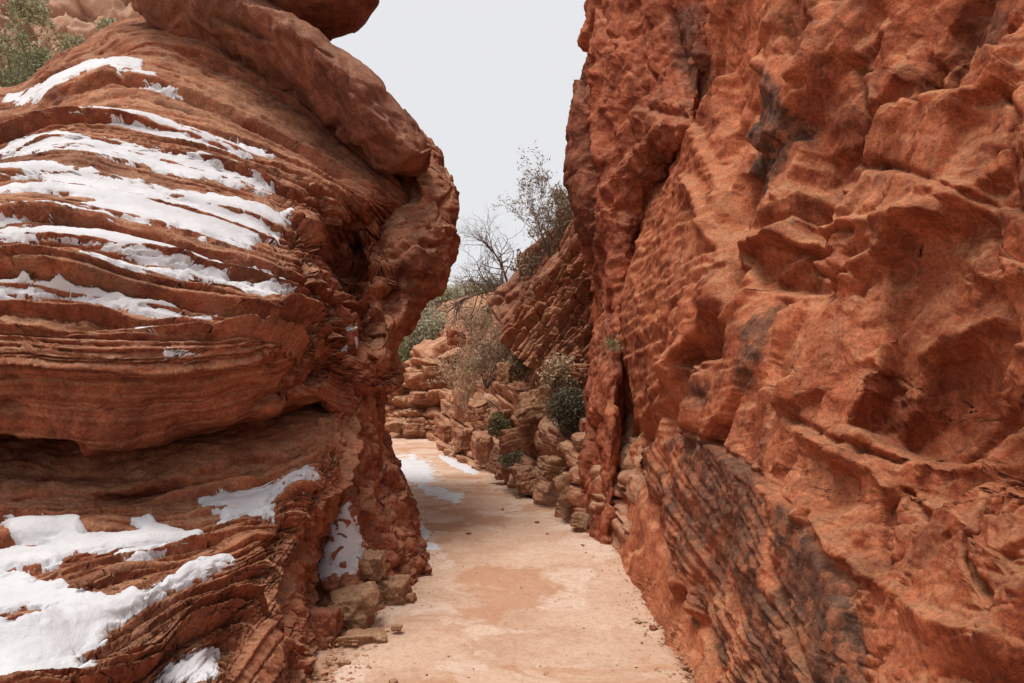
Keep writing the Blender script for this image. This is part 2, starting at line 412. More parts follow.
sml, ks = strata(S, S.v, P, .13, .062, 11, wob=.09, brk=.8, gap=.9)
tiny, _ = strata(S, S.v, P, .045, .02, 21, wob=.06, brk=1.3, gap=.9)
mid_ = sstep(.9, 1.4, S.v)
disp = up * (big * mid_ + sml * (1 - .35 * sstep(1.0, 2.2, S.v) * sstep(3.2, 2.4, S.v)) + tiny) + .07 * n1 + .03 * n2
disp += belly * (.03 * rg + .05 * fbm(P * 1.6 + 3, 3) + .12 * sml + .05 * terr(fbm(P * 1.3 + 8, 4), 4)) + rough(P, 1.1) + up * .03 * fbm(np.stack([P[..., 0] * 2.5, P[..., 1] * 2.5, S.v * 9], -1), 4, .6)
fh, fe = facets(P * 1.9 + .3 * n2[..., None])
edge = sstep(5.3, 6.6, S.u) * sstep(2.5, 4, S.v)
disp += edge * (.16 * fh - .05 * np.exp(-(fe / .08) ** 2))
px, py, s = S.px, S.py, S.sc
ft = crack(px, py, [(-60, 452), (0, 449), (40, 447), (75, 452)], 7, 22) + dent(px, py, 8, 406, 14, 6, 10, 24) + dent(px, py, 78, 452, 60, 8, 3, 10)
ft += step(px, py, [(310, 395), (235, 405), (200, 425)], 0, 20)
ft += dent(px, py, 115, 48, 22, 7, -14, 14) + dent(px, py, 205, 62, 26, 5, 22, 12) + dent(px, py, 215, 75, 14, 4, 15, 8) + dent(px, py, 60, 105, 40, 10, -8, 10)
ft += crack(px, py, [(120, 78), (160, 88), (220, 108), (300, 148), (340, 176)], 3, 8)
ft += crack(px, py, [(0, 326), (60, 330), (130, 322), (190, 318)], 5, 8) + crack(px, py, [(60, 250), (150, 262), (240, 285)], 4, 6)
disp += ft * s
S.D = P + S.N * disp[..., None]
S.attr = {'strata': S.v + .1 * n2, 'varnish': .55 * sstep(.05, .45, fbm(P * np.array([1.2, 1.2, 3]) + 40, 4)) * up}
SD = S
mesh_grid('layered_bulge', finish(S, .4), M_LEFT).name = 'layered_bulge'
adopt(bpy.data.objects['layered_bulge'], form)

low = [
 [(-330,400,6.9),(-120,395,6.8),(0,390,6.7),(80,390,6.7),(145,385,6.7),(215,380,6.7),(270,380,6.7),(322,398,6.6),(345,395,6.9),(360,398,7.4)],
 [(-330,496,5.2),(-120,488,5.12),(0,478,5.08),(80,480,5.06),(145,470,5.2),(215,455,5.4),(270,440,5.7),(325,424,5.9),(346,432,6.3),(358,440,7.2)],
 [(-330,545,4.9),(-120,522,4.85),(0,508,4.82),(80,506,4.86),(150,500,5.15),(215,490,5.25),(270,478,5.35),(326,456,5.6),(343,470,5.9),(352,480,6.6)],
 [(-330,610,4.3),(-120,572,4.4),(0,541,4.5),(80,529,4.6),(150,523,4.75),(215,514,4.9),(268,501,5.05),(318,480,5.3),(330,503,5.6),(336,520,6.3)],
 [(-330,670,3.8),(-120,622,3.9),(0,582,4.1),(80,563,4.2),(145,552,4.4),(205,541,4.6),(258,524,4.8),(304,506,5.05),(314,530,5.3),(320,556,6.0)],
 [(-330,730,3.4),(-120,672,3.5),(0,628,3.7),(76,608,3.85),(138,590,4.05),(196,571,4.3),(244,552,4.5),(286,534,4.8),(302,560,4.95),(310,592,5.5)],
 [(-330,790,3.0),(-120,722,3.15),(0,668,3.35),(70,651,3.5),(128,628,3.75),(180,602,4.0),(226,584,4.25),(264,566,4.5),(290,596,4.6),(306,630,5.0)],
 [(-330,860,2.7),(-120,782,2.85),(0,716,3.0),(65,696,3.2),(118,670,3.4),(166,640,3.7),(208,618,3.95),(245,602,4.2),(278,634,4.25),(302,664,4.6)],
 [(-330,950,2.35),(-120,862,2.5),(0,780,2.7),(58,752,2.9),(105,722,3.1),(148,688,3.4),(190,660,3.65),(226,640,3.9),(268,672,3.95),(304,698,4.25)],
 [(-330,1060,2.05),(-120,950,2.2),(0,870,2.4),(50,832,2.6),(90,795,2.8),(130,752,3.1),(168,720,3.35),(204,696,3.6),(250,725,3.65),(290,748,3.9)],
 [(-330,1250,1.7),(-120,1130,1.85),(0,1040,1.98),(40,980,2.15),(80,920,2.4),(115,860,2.7),(150,815,3.0),(188,780,3.2),(240,790,3.2),(285,800,3.4)],
]
S = loft(low, 68, 62); P = S.P; px, py, s = S.px, S.py, S.sc
n1 = fbm(P * .9, 4); n2 = fbm(P * 3.3 + 5, 5); rg = fbm(P * 2.2 + 2, 5, ridged=True)
on = sstep(1.5, 2.3, S.v); side = sstep(7.0, 7.5, S.u)
big, _ = strata(S, S.v, P, .55, .13, 5, wob=.3, brk=.8)
sml, _ = strata(S, S.v, P, .15, .065, 17, wob=.14, brk=1.0, gap=.9)
tiny, _ = strata(S, S.v, P, .055, .018, 27, wob=.1, brk=3.)
disp = on * (1 - .75 * side) * (big + sml + tiny) + .07 * n1 + .03 * n2 + (1 - on) * (.035 * rg + .15 * sml + .05 * terr(fbm(P * 1.2 + 8, 4), 4)) + rough(P) + on * (1 - side) * .03 * fbm(np.stack([P[..., 0] * 2.5, P[..., 1] * 2.5, S.v * 9], -1), 4, .6)
fh, fe = facets(P * 2.6 + .4 * n2[..., None])
er = np.exp(-((S.u - 6.9) / .45) ** 2) * on
disp += er * (.13 * fh - .03 * np.exp(-(fe / .08) ** 2))
fins, _ = strata(S, S.u * 3 + .5 * S.v, P, .5, .10, 31, wob=.4, brk=.8)
disp += side * (.8 * fins + .05 * rg + .05 * terr(fbm(P * 2 + 1, 4), 4))
ft = crack(px, py, [(345, 478), (318, 520), (300, 560), (286, 600), (280, 640)], 7, 16) + dent(px, py, 290, 590, 10, 34, 12, 16)
ft += dent(px, py, 110, 585, 60, 14, -6, -16) + dent(px, py, 25, 640, 36, 16, -8, -14)
ft += dent(px, py, 60, 470, 90, 10, 0, 10) + crack(px, py, [(200, 476), (235, 462), (270, 462), (290, 468)], 4, 8) + crack(px, py, [(20, 503), (60, 495), (110, 497), (150, 505)], 4, 7)
disp += ft * s
S.D = P + S.N * disp[..., None]
S.attr = {'strata': S.v + .1 * n2, 'varnish': .5 * sstep(.1, .5, fbm(P * 1.6 + 40, 4)) * on * (1 - side)}
SL = S
adopt(mesh_grid('sloping_ledge', finish(S, .55), M_BASE), form)

but = [
 [(316,345,8.2),(325,350,7.2),(338,352,6.8),(356,358,6.9),(372,368,7.4),(380,374,8.6)],
 [(312,410,7.4),(325,405,6.8),(339,400,6.5),(358,405,6.7),(374,410,7.2),(381,412,8.5)],
 [(310,452,7.0),(325,448,6.5),(342,440,6.25),(362,440,6.55),(378,440,7.1),(386,440,8.4)],
 [(306,505,6.6),(322,500,6.2),(345,488,6.05),(373,487,6.5),(398,490,7.0),(405,490,8.2)],
 [(300,560,6.2),(316,556,5.85),(345,536,5.75),(382,537,6.2),(411,540,6.75),(419,540,8.0)],
 [(300,615,5.8),(316,606,5.5),(346,584,5.5),(385,580,5.9),(417,582,6.4),(427,578,7.7)],
 [(300,690,5.2),(316,680,5.1),(345,655,5.15),(385,632,5.6),(419,610,6.2),(430,600,7.5)],
]
S = loft(but, 60, 50); P = S.P; px, py, s = S.px, S.py, S.sc
n1 = fbm(P * 1.1, 4); n2 = fbm(P * 3.5 + 5, 5); rg = fbm(P * 2.6 + 2, 5, ridged=True)
fh, fe = facets(P * np.array([2.2, 2.2, 1.3]) + .5 * n2[..., None]); fh2, fe2 = facets(P * 6.5 + .3 * n2[..., None])
lowr = sstep(3.2, 4.2, S.v)
disp = .06 * n1 + .03 * n2 + .06 * fh + .05 * rg + .08 * terr(fbm(P * np.array([1.6, 1.6, 1]) + 3, 5), 4) + rough(P, 1.3) + lowr * (.06 * fh2 - .03 * np.exp(-(fe2 / .1) ** 2)) - .03 * np.exp(-(fe / .06) ** 2)
S.D = P + S.N * disp[..., None]; S.attr = {'strata': S.u * .6 + n2 * .2, 'varnish': .3 * sstep(.1, .4, n1)}
SB = S
adopt(mesh_grid('foot_buttress', finish(S, 1.2), M_RED), form)

cav = [
 [(285,150,9.5),(300,170,9.0),(330,185,8.7),(365,205,8.6),(400,200,8.8),(430,195,9.4)],
 [(285,220,8.6),(300,225,8.2),(330,232,8.3),(365,240,8.3),(400,232,8.3),(430,225,9)],
 [(285,270,8.2),(300,270,7.6),(328,270,7.5),(362,275,7.9),(395,272,7.9),(420,270,8.6)],
 [(285,310,7.6),(300,310,7.2),(325,310,7.0),(355,315,7.2),(385,318,7.5),(408,318,8.4)],
 [(285,350,7.4),(300,350,7.0),(322,350,6.7),(348,352,6.8),(370,356,7.2),(390,356,8.2)],
 [(290,400,7.2),(305,400,6.9),(325,398,6.6),(345,398,6.7),(362,402,7.1),(380,402,8.2)],
]
S = loft(cav, 62, 50); P = S.P; px, py, s = S.px, S.py, S.sc
n2 = fbm(P * 3.1 + 5, 5); n1 = fbm(P * 1.2, 3)
fh, fe = facets(P * np.array([1.5, 1.5, 1.9]) + .35 * n1[..., None] + 3); fh2, fe2 = facets(P * 4.2 + .3 * n2[..., None])
disp = rough(P, 1.3) + .1 * terr(fbm(P * 1.5, 5), 4) + .3 * fh + .08 * fh2 + .05 * n2 - .06 * np.exp(-(fe / .07) ** 2) - .03 * np.exp(-(fe2 / .08) ** 2)
ft = dent(px, py, 345, 200, 22, 14, 10, 40) + dent(px, py, 372, 205, 16, 10, 10, 25) + dent(px, py, 372, 335, 14, 16, 20, 45) + dent(px, py, 376, 262, 12, 26, 20, -28) + dent(px, py, 350, 365, 18, 26, 0, -16) + dent(px, py, 352, 285, 14, 18, 20, 40)
disp += ft * s
S.D = P + S.N * disp[..., None]; S.attr = {'strata': P[..., 2] * 1.3, 'varnish': .25 * sstep(.1, .4, n1)}
SC = S
adopt(mesh_grid('broken_hollow', finish(S, 1.1), M_RED), form)

ov = [
 [(375.26, 130, 11.5), (383.65, 132, 9.8), (397.13, 128, 9.5), (414, 128, 9.6), (424, 134, 10.1), (418, 142, 10.5)],
 [(360.72, 170, 10.35), (379.76, 165, 9.35), (400.86, 155, 9.05), (428, 146, 9.05), (440, 150, 9.55), (432, 158, 10.25)],
 [(346.83, 208, 9.55), (371.86, 204, 8.75), (403.42, 196, 8.45), (440, 188, 8.45), (457, 190, 8.95), (440, 195, 9.75)],
 [(344.5, 248, 9.0), (367.57, 246, 8.2), (397.25, 242, 7.9), (434, 238, 7.9), (455, 240, 8.5), (436, 240, 9.3)],
 [(348.9, 292, 8.7), (364.77, 293, 7.9), (387.45, 292, 7.65), (420, 289, 7.7), (441, 287, 8.3), (424, 288, 9.1)],
 [(348.12, 334, 8.4), (360.96, 335, 7.6), (377.06, 335, 7.4), (400, 332, 7.5), (415, 330, 8.1), (402, 330, 8.9)],
 [(344.0, 376, 8.1), (354.0, 376, 7.3), (364.0, 376, 7.2), (377, 376, 7.3), (388, 377, 7.8), (376, 378, 8.7)],
 [(338.0, 415, 8.0), (345.0, 415, 7.3), (354.0, 414, 7.25), (364, 414, 7.4), (374, 413, 7.9), (366, 412, 8.5)],
]
S = loft(ov, 56, 50); P = S.P; px, py, s = S.px, S.py, S.sc
n1 = fbm(P * 1.0, 4); n2 = fbm(P * 3.1 + 5, 5)
fh, fe = facets(P * 1.5 + .35 * n1[..., None] + 7); fh2, fe2 = facets(P * np.array([3.5, 3.5, 5]) + .3 * n2[..., None])
fh = blur(fh, 3, 1)
bed, _ = strata(S, P[..., 2] * 1.0 - P[..., 0] * .5, P, .16, .05, 41, wob=.1, brk=2)
inner = sstep(3.4, 2.2, S.u)
disp = .07 * n1 + .03 * n2 + (.05 + .12 * inner) * fh + (.015 + .02 * inner) * fh2 - .03 * np.exp(-(fe / .03) ** 2) + .45 * bed + .10 * terr(fbm(P * .9 + 4, 5), 3) + rough(P, 1.3)
ft = crack(px, py, [(395, 260), (415, 250), (440, 245)], 3, 6) + dent(px, py, 400, 250, 20, 26, 10, -10) + dent(px, py, 400, 310, 18, 26, 30, 10)
disp += ft * s
S.D = P + S.N * disp[..., None]; S.attr = {'strata': P[..., 2] * 1.5, 'varnish': .35 * sstep(.0, .4, n1)}; S.back = .2
adopt(mesh_grid('overhang', finish(S, 1.2), M_LEFT), form)

# ------------------------------------------------------------------ boulders
def spine_boulder(name, spine, mat, label, cat, nu=150, nv=260, amp=.12, seed=0, fs=1.1, q=.8, feats=None, group=None):
    """closed body: spine of (px, py, d, radius_in_picture, radius_in_depth)"""
    sp = np.array([(*W(a, b, c), r1 * c / F, r2) for a, b, c, r1, r2 in spine])
    M, t = cr_matrix(len(sp), max(4, nv // (len(sp) - 1))); sp = M @ sp
    c, r1, r2 = sp[:, :3], np.clip(sp[:, 3], .0005, None), np.clip(sp[:, 4], .002, None)
    T = np.gradient(c, axis=0); T /= np.linalg.norm(T, axis=1)[:, None]
    dep = np.array([0, 1., 0]); A = np.cross(T, dep); A /= np.linalg.norm(A, axis=1)[:, None]; Bv = np.cross(A, T)
    th = np.linspace(0, 2 * np.pi, nu + 1)
    ct, st_ = np.cos(th), np.sin(th)
    ct = np.sign(ct) * np.abs(ct) ** q; st_ = np.sign(st_) * np.abs(st_) ** q
    S = Sheet(); S.P = c[:, None] + A[:, None] * (r1[:, None] * ct)[..., None] + Bv[:, None] * (r2[:, None] * st_)[..., None]
    N = S.P - c[:, None]; N /= np.linalg.norm(N, axis=-1)[..., None] + 1e-9
    n1 = fbm(S.P * 1.0 + seed, 4); n2 = fbm(S.P * 4 + seed, 4); fh, fe = facets(S.P * fs + seed + .3 * n1[..., None] + .1 * n2[..., None]); fh2, fe2 = facets(S.P * fs * 3.3 + seed); fh = blur(fh, 2, 1)
    d = amp * (.45 * n1 + .25 * n2 + 1.15 * fh + .25 * fh2 + .9 * terr(fbm(S.P * .8 + seed, 5), 3)) - .025 * np.exp(-(fe / .02) ** 2) + rough(S.P, 1.3)
    endf = np.minimum(1, np.minimum(r1, r2)[:, None] / amp / 1.5); d = d * endf
    S.px, S.py = proj(S.P)
    if feats: d = d + feats(S.px, S.py) * S.P[..., 1] / F * endf
    S.N = N; S.D = S.P + N * d[..., None]; S.attr = {'strata': S.P[..., 2] * .8 + n1 * .4, 'varnish': .4 * sstep(.05, .4, n1)}
    o = mesh_grid(name, S, mat, close=False)
    return tag(o, label, cat, group)
spine_boulder('slab_boulder', [(150,-230,9.2,.5,.01),(150,-190,9.1,55,.7),(160,-112,9.0,82,.95),(188,-40,8.95,86,1.),(226,6,8.9,66,.95),(268,38,8.8,48,.9),(312,68,8.6,37,.9),(358,104,8.35,37,.85),(388,136,8.15,32,.7),(405,155,8.05,24,.5),(413,166,8.05,11,.25),(416,170,8.05,.2,.004)], M_SLAB,
  'long tilted purplish brown slab of rock lying on top of the layered bulge', 'boulder', amp=.15, seed=3, fs=.8, q=1.4,
  feats=lambda x, y: crack(x, y, [(215, 15), (275, 40), (300, 70), (318, 98), (336, 128)], 3.5, 13) + step(x, y, [(300, 40), (306, 68), (322, 98), (340, 128)], 9, 30) + crack(x, y, [(345, 62), (352, 92), (385, 118)], 3, 8) + dent(x, y, 340, 100, 26, 10, 40, 8))
spine_boulder('cap_boulder', [(215,-90,8.6,4,.1),(240,-70,8.6,55,.5),(285,-38,8.5,62,.75),(325,-22,8.5,48,.7),(355,-6,8.5,26,.5),(368,2,8.5,14,.25),(371,6,8.5,.2,.004)], M_SLAB,
  'smooth brown boulder jutting into the sky above the long tilted slab', 'boulder', amp=.10, seed=9, q=.65)

_ico = {}
def ico(sub):
    if sub not in _ico:
        bm = bmesh.new(); bmesh.ops.create_icosphere(bm, subdivisions=sub, radius=1)
        bm.verts.ensure_lookup_table()
        _ico[sub] = (np.array([v.co[:] for v in bm.verts]), np.array([[v.index for v in f.verts] for f in bm.faces])); bm.free()
    return _ico[sub]
def boulder(name, c, size, mat, label, cat, group=None, seed=0, sub=5, rot=(0, 0, 0), cut=.55, bed=0., att=None):
    """faceted stone; size = half extents in metres"""
    V, Fc = ico(sub); r = np.random.RandomState(seed)
    V = V.copy(); d = np.ones(len(V)) * 1.0
    for _ in range(14):                                   # broken planes
        n = r.normal(size=3); n /= np.linalg.norm(n); h = r.uniform(cut + .12, .9)
        if _ < 6: n = np.array([(1, 0, 0), (-1, 0, 0), (0, 1, 0), (0, -1, 0), (0, 0, 1), (0, 0, -1)][_]) + r.normal(size=3) * .16; n /= np.linalg.norm(n); h = r.uniform(cut, .66)
        dn = V @ n; d = np.where(dn * d > h, h / np.maximum(dn, 1e-3), d)
    V = V * d[:, None]
    off = r.rand(3) * 50
    V = V * np.array(size)
    m = min(size); q = V / m
    dd = .07 * fbm(q * .9 + off, 4) + .05 * fbm(q * 3.2 + off, 4)
    fh, fe = facets(q * 1.5 + off); dd += .14 * fh - .04 * np.exp(-(fe / .08) ** 2) + .12 * terr(fbm(q * 1.3 + off, 4), 3) + .05 * fbm(q * 9 + off, 3, .65)
    if bed:
        z = q[:, 2] * 2.6 + .4 * fbm(q + off, 2); t = z - np.floor(z); dd += bed * (.25 * t - np.exp(-(np.minimum(t, 1 - t) / .06) ** 2) * .7)
    nn = V / (np.linalg.norm(V, axis=1)[:, None] + 1e-9)
    V = V + nn * (dd * m)[:, None]
    me = bpy.data.meshes.new(name); me.from_pydata(V.tolist(), [], Fc.tolist()); me.polygons.foreach_set('use_smooth', np.ones(len(Fc), bool))
    a = me.attributes.new('strata', 'FLOAT', 'POINT'); a.data.foreach_set('value', (V[:, 2] * 2 + seed * .37).astype(np.float32))
    a = me.attributes.new('varnish', 'FLOAT', 'POINT'); a.data.foreach_set('value', np.full(len(V), .25 if att is None else att, np.float32))
    me.materials.append(mat); me.update()
    o = bpy.data.objects.new(name, me); o.location = c; o.rotation_euler = [R(x) for x in rot]; col.objects.link(o)
    return tag(o, label, cat, group)

# ================================================================== RIGHT WALL
wall = empty('canyon_wall', 'towering orange red sandstone wall with dark stains filling the right side', 'rock wall', tuple(W(760, 600, 4.5)))
face = [
 [(690,-420,11.5),(790,-400,7.4),(840,-400,6.6),(895,-400,5.9),(955,-400,5.2),(1025,-400,4.6),(1120,-400,4.1),(1330,-400,3.2)],
 [(690,-200,11.2),(770,-200,7.0),(825,-200,6.2),(885,-200,5.4),(950,-200,4.75),(1020,-200,4.2),(1100,-200,3.7),(1300,-200,2.9)],
 [(672,0,11),(728,0,7.3),(795,0,5.8),(860,0,4.9),(925,0,4.3),(990,0,3.8),(1060,0,3.3),(1260,0,2.5)],
 [(660,100,11),(706,100,7.7),(780,100,5.5),(850,100,4.6),(920,100,3.95),(990,100,3.4),(1060,100,3.0),(1260,100,2.3)],
 [(632,200,11),(670,200,8.0),(765,200,5.3),(845,200,4.3),(920,200,3.6),(990,200,3.1),(1060,200,2.7),(1260,200,2.1)],
 [(600,300,11),(633,300,8.4),(740,300,5.0),(835,300,3.9),(915,300,3.35),(990,300,2.85),(1060,300,2.5),(1260,300,1.95)],
 [(598,400,11),(628,400,8.2),(725,400,4.8),(825,400,3.6),(910,400,3.1),(990,400,2.65),(1060,400,2.35),(1260,400,1.8)],
 [(596,480,10.6),(624,480,7.9),(712,480,4.75),(810,480,3.45),(905,480,2.9),(990,480,2.5),(1060,480,2.2),(1260,480,1.7)],
 [(598,555,9.6),(620,558,7.0),(690,560,4.85),(795,560,3.4),(895,560,2.75),(990,560,2.35),(1060,560,2.08),(1260,560,1.6)],
 [(630,620,7.0),(650,622,5.5),(705,635,4.4),(795,640,3.2),(892,640,2.6),(990,640,2.2),(1060,640,1.95),(1260,640,1.5)],
 [(696,700,4.7),(706,704,4.05),(742,712,3.6),(810,720,2.95),(895,720,2.45),(990,720,2.08),(1060,720,1.83),(1260,720,1.4)],
 [(765,810,3.2),(775,815,3.0),(800,830,2.85),(850,850,2.5),(915,850,2.2),(990,850,1.9),(1060,850,1.7),(1260,850,1.3)],
 [(830,960,2.3),(840,970,2.2),(860,1000,2.1),(890,1020,1.95),(940,1020,1.8),(1010,1020,1.65),(1080,1020,1.5),(1260,1020,1.2)],
]
S = loft(face, 84, 96); P = S.P; px, py, s = S.px, S.py, S.sc
foot = None; n0 = fbm(P * .55 + 3, 3); n1 = fbm(P * 1.25, 4); n2 = fbm(P * 3.6 + 5, 5); rg = fbm(P * 1.7 + 2, 6, .55, ridged=True)
wp = .3 * n1[..., None] + .12 * n2[..., None]
e1 = np.array([.22, -.5, .84]); e2 = np.array([0, .86, .51]); e3 = np.array([1., 0, 0])
Q = np.stack([P @ e1 * .5, P @ e2, P @ e3], -1)
rg = fbm(Q * 2.0 + 2, 6, .55, ridged=True)
fh, fe = facets(Q * 1.1 + wp + 2); fh2, fe2 = facets(Q * 2.9 + wp * 1.3 + 6); fh3, fe3 = facets(Q * 7 + wp * 2 + 9)
fh = blur(fh, 2, 1)
t1 = terr(fbm(Q * 1.0 + 11 + wp, 5, .45), 4, .7); t2 = terr(fbm(Q * 2.6 + 17 + wp, 4, .5), 4, .7)
jt = 7 * n2 + 5 * fbm(P * 9, 3)
pit = np.clip((poly_sd(px, py, [(630, 446), (688, 425), (748, 462), (800, 505), (835, 580), (856, 720), (775, 760), (735, 690), (690, 600), (656, 520)]) + jt) / 8, 0, 1)
dia = np.clip((poly_sd(px, py, [(640, 215), (700, 120), (735, 130), (722, 300), (690, 345), (680, 400), (632, 440), (622, 330)]) + jt) / 10, 0, 1)
flk = np.clip((poly_sd(px, py, [(782, 500), (800, 508), (830, 565), (848, 615), (856, 720), (818, 720), (798, 620), (780, 560)]) + .5 * jt) / 6, 0, 1)
disp = .07 * n0 + .015 * n1 + .01 * n2 + .22 * fh + .09 * fh2 + .02 * fh3 + .05 * t1 + .03 * t2
disp -= .03 * np.exp(-(fe / .02) ** 2) * sstep(-.15, .2, n0) + .02 * np.exp(-(fe2 / .03) ** 2) * sstep(0, .3, n1)
hb, _ = strata(S, P[..., 2] * 3 + P[..., 1] * .5, P, .22, .018, 59, wob=.3, brk=.9, gap=.9)
disp += hb * sstep(-.05, .3, fbm(P * .8 + 31, 3))
foot = np.clip((poly_sd(px, py, [(612, 440), (632, 446), (652, 520), (688, 600), (732, 690), (775, 770), (760, 840), (680, 740), (600, 590)]) + .8 * jt) / 10, 0, 1)
low_r = np.clip(poly_sd(px, py, [(860, 580), (915, 608), (960, 638), (1060, 670), (1060, 800), (850, 800), (862, 680)]) / 20, 0, 1)
panel = np.clip(poly_sd(px, py, [(795, 296), (870, 282), (866, 395), (840, 415), (800, 400), (782, 340)]) / 14, 0, 1)
disp *= (1 - .72 * np.maximum(np.maximum(pit, dia), foot)) * (1 - .5 * np.maximum(low_r, panel))
disp += rough(P, .7)
vb = (px * .875 - py * .485)
b1, _ = strata(S, vb / 30 + 20, P, .40, .045, 51, wob=.16, brk=1.4, gap=.8)
b2, _ = strata(S, vb / 30 + 20, P, .16, .026, 53, wob=.12, brk=2.2, gap=.9)
disp += pit * (1 - .85 * flk) * (b1 + b2 + .028 * fbm(P * 11, 3, .6, ridged=True))
vd = (px * -.50 + py * -.86)
d1, _ = strata(S, vd / 30 + 40, P, .2, .034, 57, wob=.18, brk=2.0, gap=.9)
disp += dia * (d1 + .035 * fbm(P * 9, 4, .62, ridged=True) + .06 * fbm(np.stack([P @ np.array([0, -.86, .5]) * 2, P @ np.array([0, .5, .86]) * 9, P[..., 0] * 3], -1), 4, .6, ridged=True))
ft = np.zeros(px.shape); J = jt * .6
ft += step(px, py, [(1040, 655), (960, 628), (915, 598), (860, 568), (800, 508), (746, 462), (690, 424)][::-1], 11, 120, 7) * sstep(690, 740, px)
# overhung faces right of the lit panel, with the ledges at their feet
ft += under(px, py, [(884, 262), (905, 252), (940, 254), (975, 272), (1035, 312), (1035, 350), (1000, 345), (975, 372), (958, 420), (935, 446), (890, 446), (846, 424), (864, 395), (876, 345)], 46, 10, J)
ft += under(px, py, [(884, 330), (910, 318), (955, 340), (962, 400), (938, 440), (888, 440), (858, 420)], 26, 9, J) + ridge(px, py, [(905, 345), (935, 322), (966, 305)], 6, 14)
ft += under(px, py, [(975, 350), (1030, 345), (1040, 420), (1000, 430), (965, 410)], 26, 8, J) + under(px, py, [(700, 298), (722, 318), (740, 328), (732, 362), (680, 368), (688, 346)], 34, 7, J)
ft += under(px, py, [(860, 440), (930, 448), (1000, 440), (1040, 450), (1030, 490), (985, 482), (930, 492), (885, 480)], 22, 8, J) + under(px, py, [(800, 110), (870, 118), (940, 135), (1010, 150), (1010, 206), (930, 184), (880, 172), (840, 186), (800, 200)], 16, 9, J)
# long lip with the groove under it
ft += ridge(px, py, [(748, 247), (790, 242), (850, 236), (900, 226), (940, 216)], 6, 16) + under(px, py, [(744, 250), (800, 246), (872, 238), (890, 258), (850, 280), (760, 292)], 26, 7, J * .5) + crack(px, py, [(765, 250), (820, 247), (870, 240)], 2.5, 12) + dent(px, py, 800, 224, 56, 6, -5, 9, 3)
ft += ridge(px, py, [(700, 190), (722, 250), (718, 300), (690, 345), (672, 372)], 5, 14) + step(px, py, [(700, 120), (728, 190), (732, 260), (728, 310)], 12, 30, 4)
ft += under(px, py, [(930, 20), (955, -40), (1010, -40), (990, 40), (962, 90), (925, 100)], 40, 12, J, -60) + under(px, py, [(905, 30), (920, 52), (924, 86), (905, 110), (890, 112), (896, 80)], 26, 6, J)
ft += dent(px, py, 868, 20, 12, 40, 12, 14) + dent(px, py, 885, 64, 12, 18, 35, -14) + crack(px, py, [(846, 60), (850, 110), (832, 150)], 5, 10) + inset(px, py, [(802, 150), (850, 120), (870, 128), (846, 170), (800, 185)], 10, 10, J)
ft += crack(px, py, [(850, 172), (890, 165), (930, 181), (975, 199), (1015, 205)], 3.5, 12) + crack(px, py, [(1000, 90), (1018, 115), (1012, 165), (1008, 195)], 3.5, 12) + dent(px, py, 960, 130, 46, 16, 4, 10, 3)
ft += dent(px, py, 1006, 56, 20, 40, 10, -20) + ridge(px, py, [(770, 215), (805, 194), (835, 175)], 6, 12)
ft += ridge(px, py, [(806, 0), (795, 50), (782, 92)], 8, 16) + ridge(px, py, [(830, 10), (822, 60), (800, 110)], 6, 10) + crack(px, py, [(818, 10), (808, 60)], 4, 10) + crack(px, py, [(770, 0), (764, 60), (752, 110)], 5, 12)
ft += dent(px, py, 782, 120, 13, 44, 14, -10) + crack(px, py, [(752, 110), (746, 150), (738, 220), (735, 300)], 4, 6)
ft += ridge(px, py, [(800, 432), (835, 455), (862, 462), (872, 480)], 6, 14) + inset(px, py, [(806, 446), (850, 470), (850, 500), (820, 520), (800, 490)], 12, 10, J)
ft += crack(px, py, [(884, 478), (872, 500), (868, 540), (872, 570)], 3.5, 14) + crack(px, py, [(884, 478), (900, 500), (918, 512)], 3.5, 12) + under(px, py, [(884, 484), (912, 506), (904, 560), (874, 572), (872, 520)], 16, 6, J)
ft += step(px, py, [(918, 505), (945, 498), (982, 530)], 20, 40, 3) + inset(px, py, [(974, 468), (994, 468), (990, 530), (980, 530)], 18, 6, J)
ft += crack(px, py, [(1005, 470), (994, 520), (998, 580), (1020, 615)], 4, 14)
ft += dent(px, py, 872, 606, 20, 24, 30, 12) + dent(px, py, 990, 690, 34, 16, 10, 18) + dent(px, py, 905, 640, 8, 30, 20, 8) + crack(px, py, [(790, 418), (830, 440), (880, 448)], 4, 10) + dent(px, py, 755, 345, 16, 40, 12, -10) + crack(px, py, [(778, 300), (766, 360), (752, 402)], 4, 8)
ft += crack(px, py, [(775, 500), (778, 560), (790, 610), (812, 683)], 3, 9)
ft += crack(px, py, [(690, 424), (746, 464), (800, 510)], 3, 8)
ray = P - np.array([0, 0, EYE]); ray /= np.linalg.norm(ray, axis=-1)[..., None]
if (S.N * ray).sum(-1).mean() > 0: S.N = -S.N
sculpt = S.N * .4 - ray * .6; sculpt /= np.linalg.norm(sculpt, axis=-1)[..., None]
ft = blur(1.4 * ft * s, 1, 1)
dk = .12 * sstep(760, 700, px)
disp = blur(disp, 1, 1) * (1 - dk) + blur(disp, 2, 1) * dk + dk * .009 * fbm(P * 24, 3, .6)
S.D = P + S.N * disp[..., None] + sculpt * ft[..., None]
def soft(poly, w=5., jit=5.):
    return np.clip((poly_sd(px, py, poly) + jit * n2 * 1.6 + jit * fbm(P * 10, 2)) / w, 0, 1)
vn = np.zeros(px.shape)
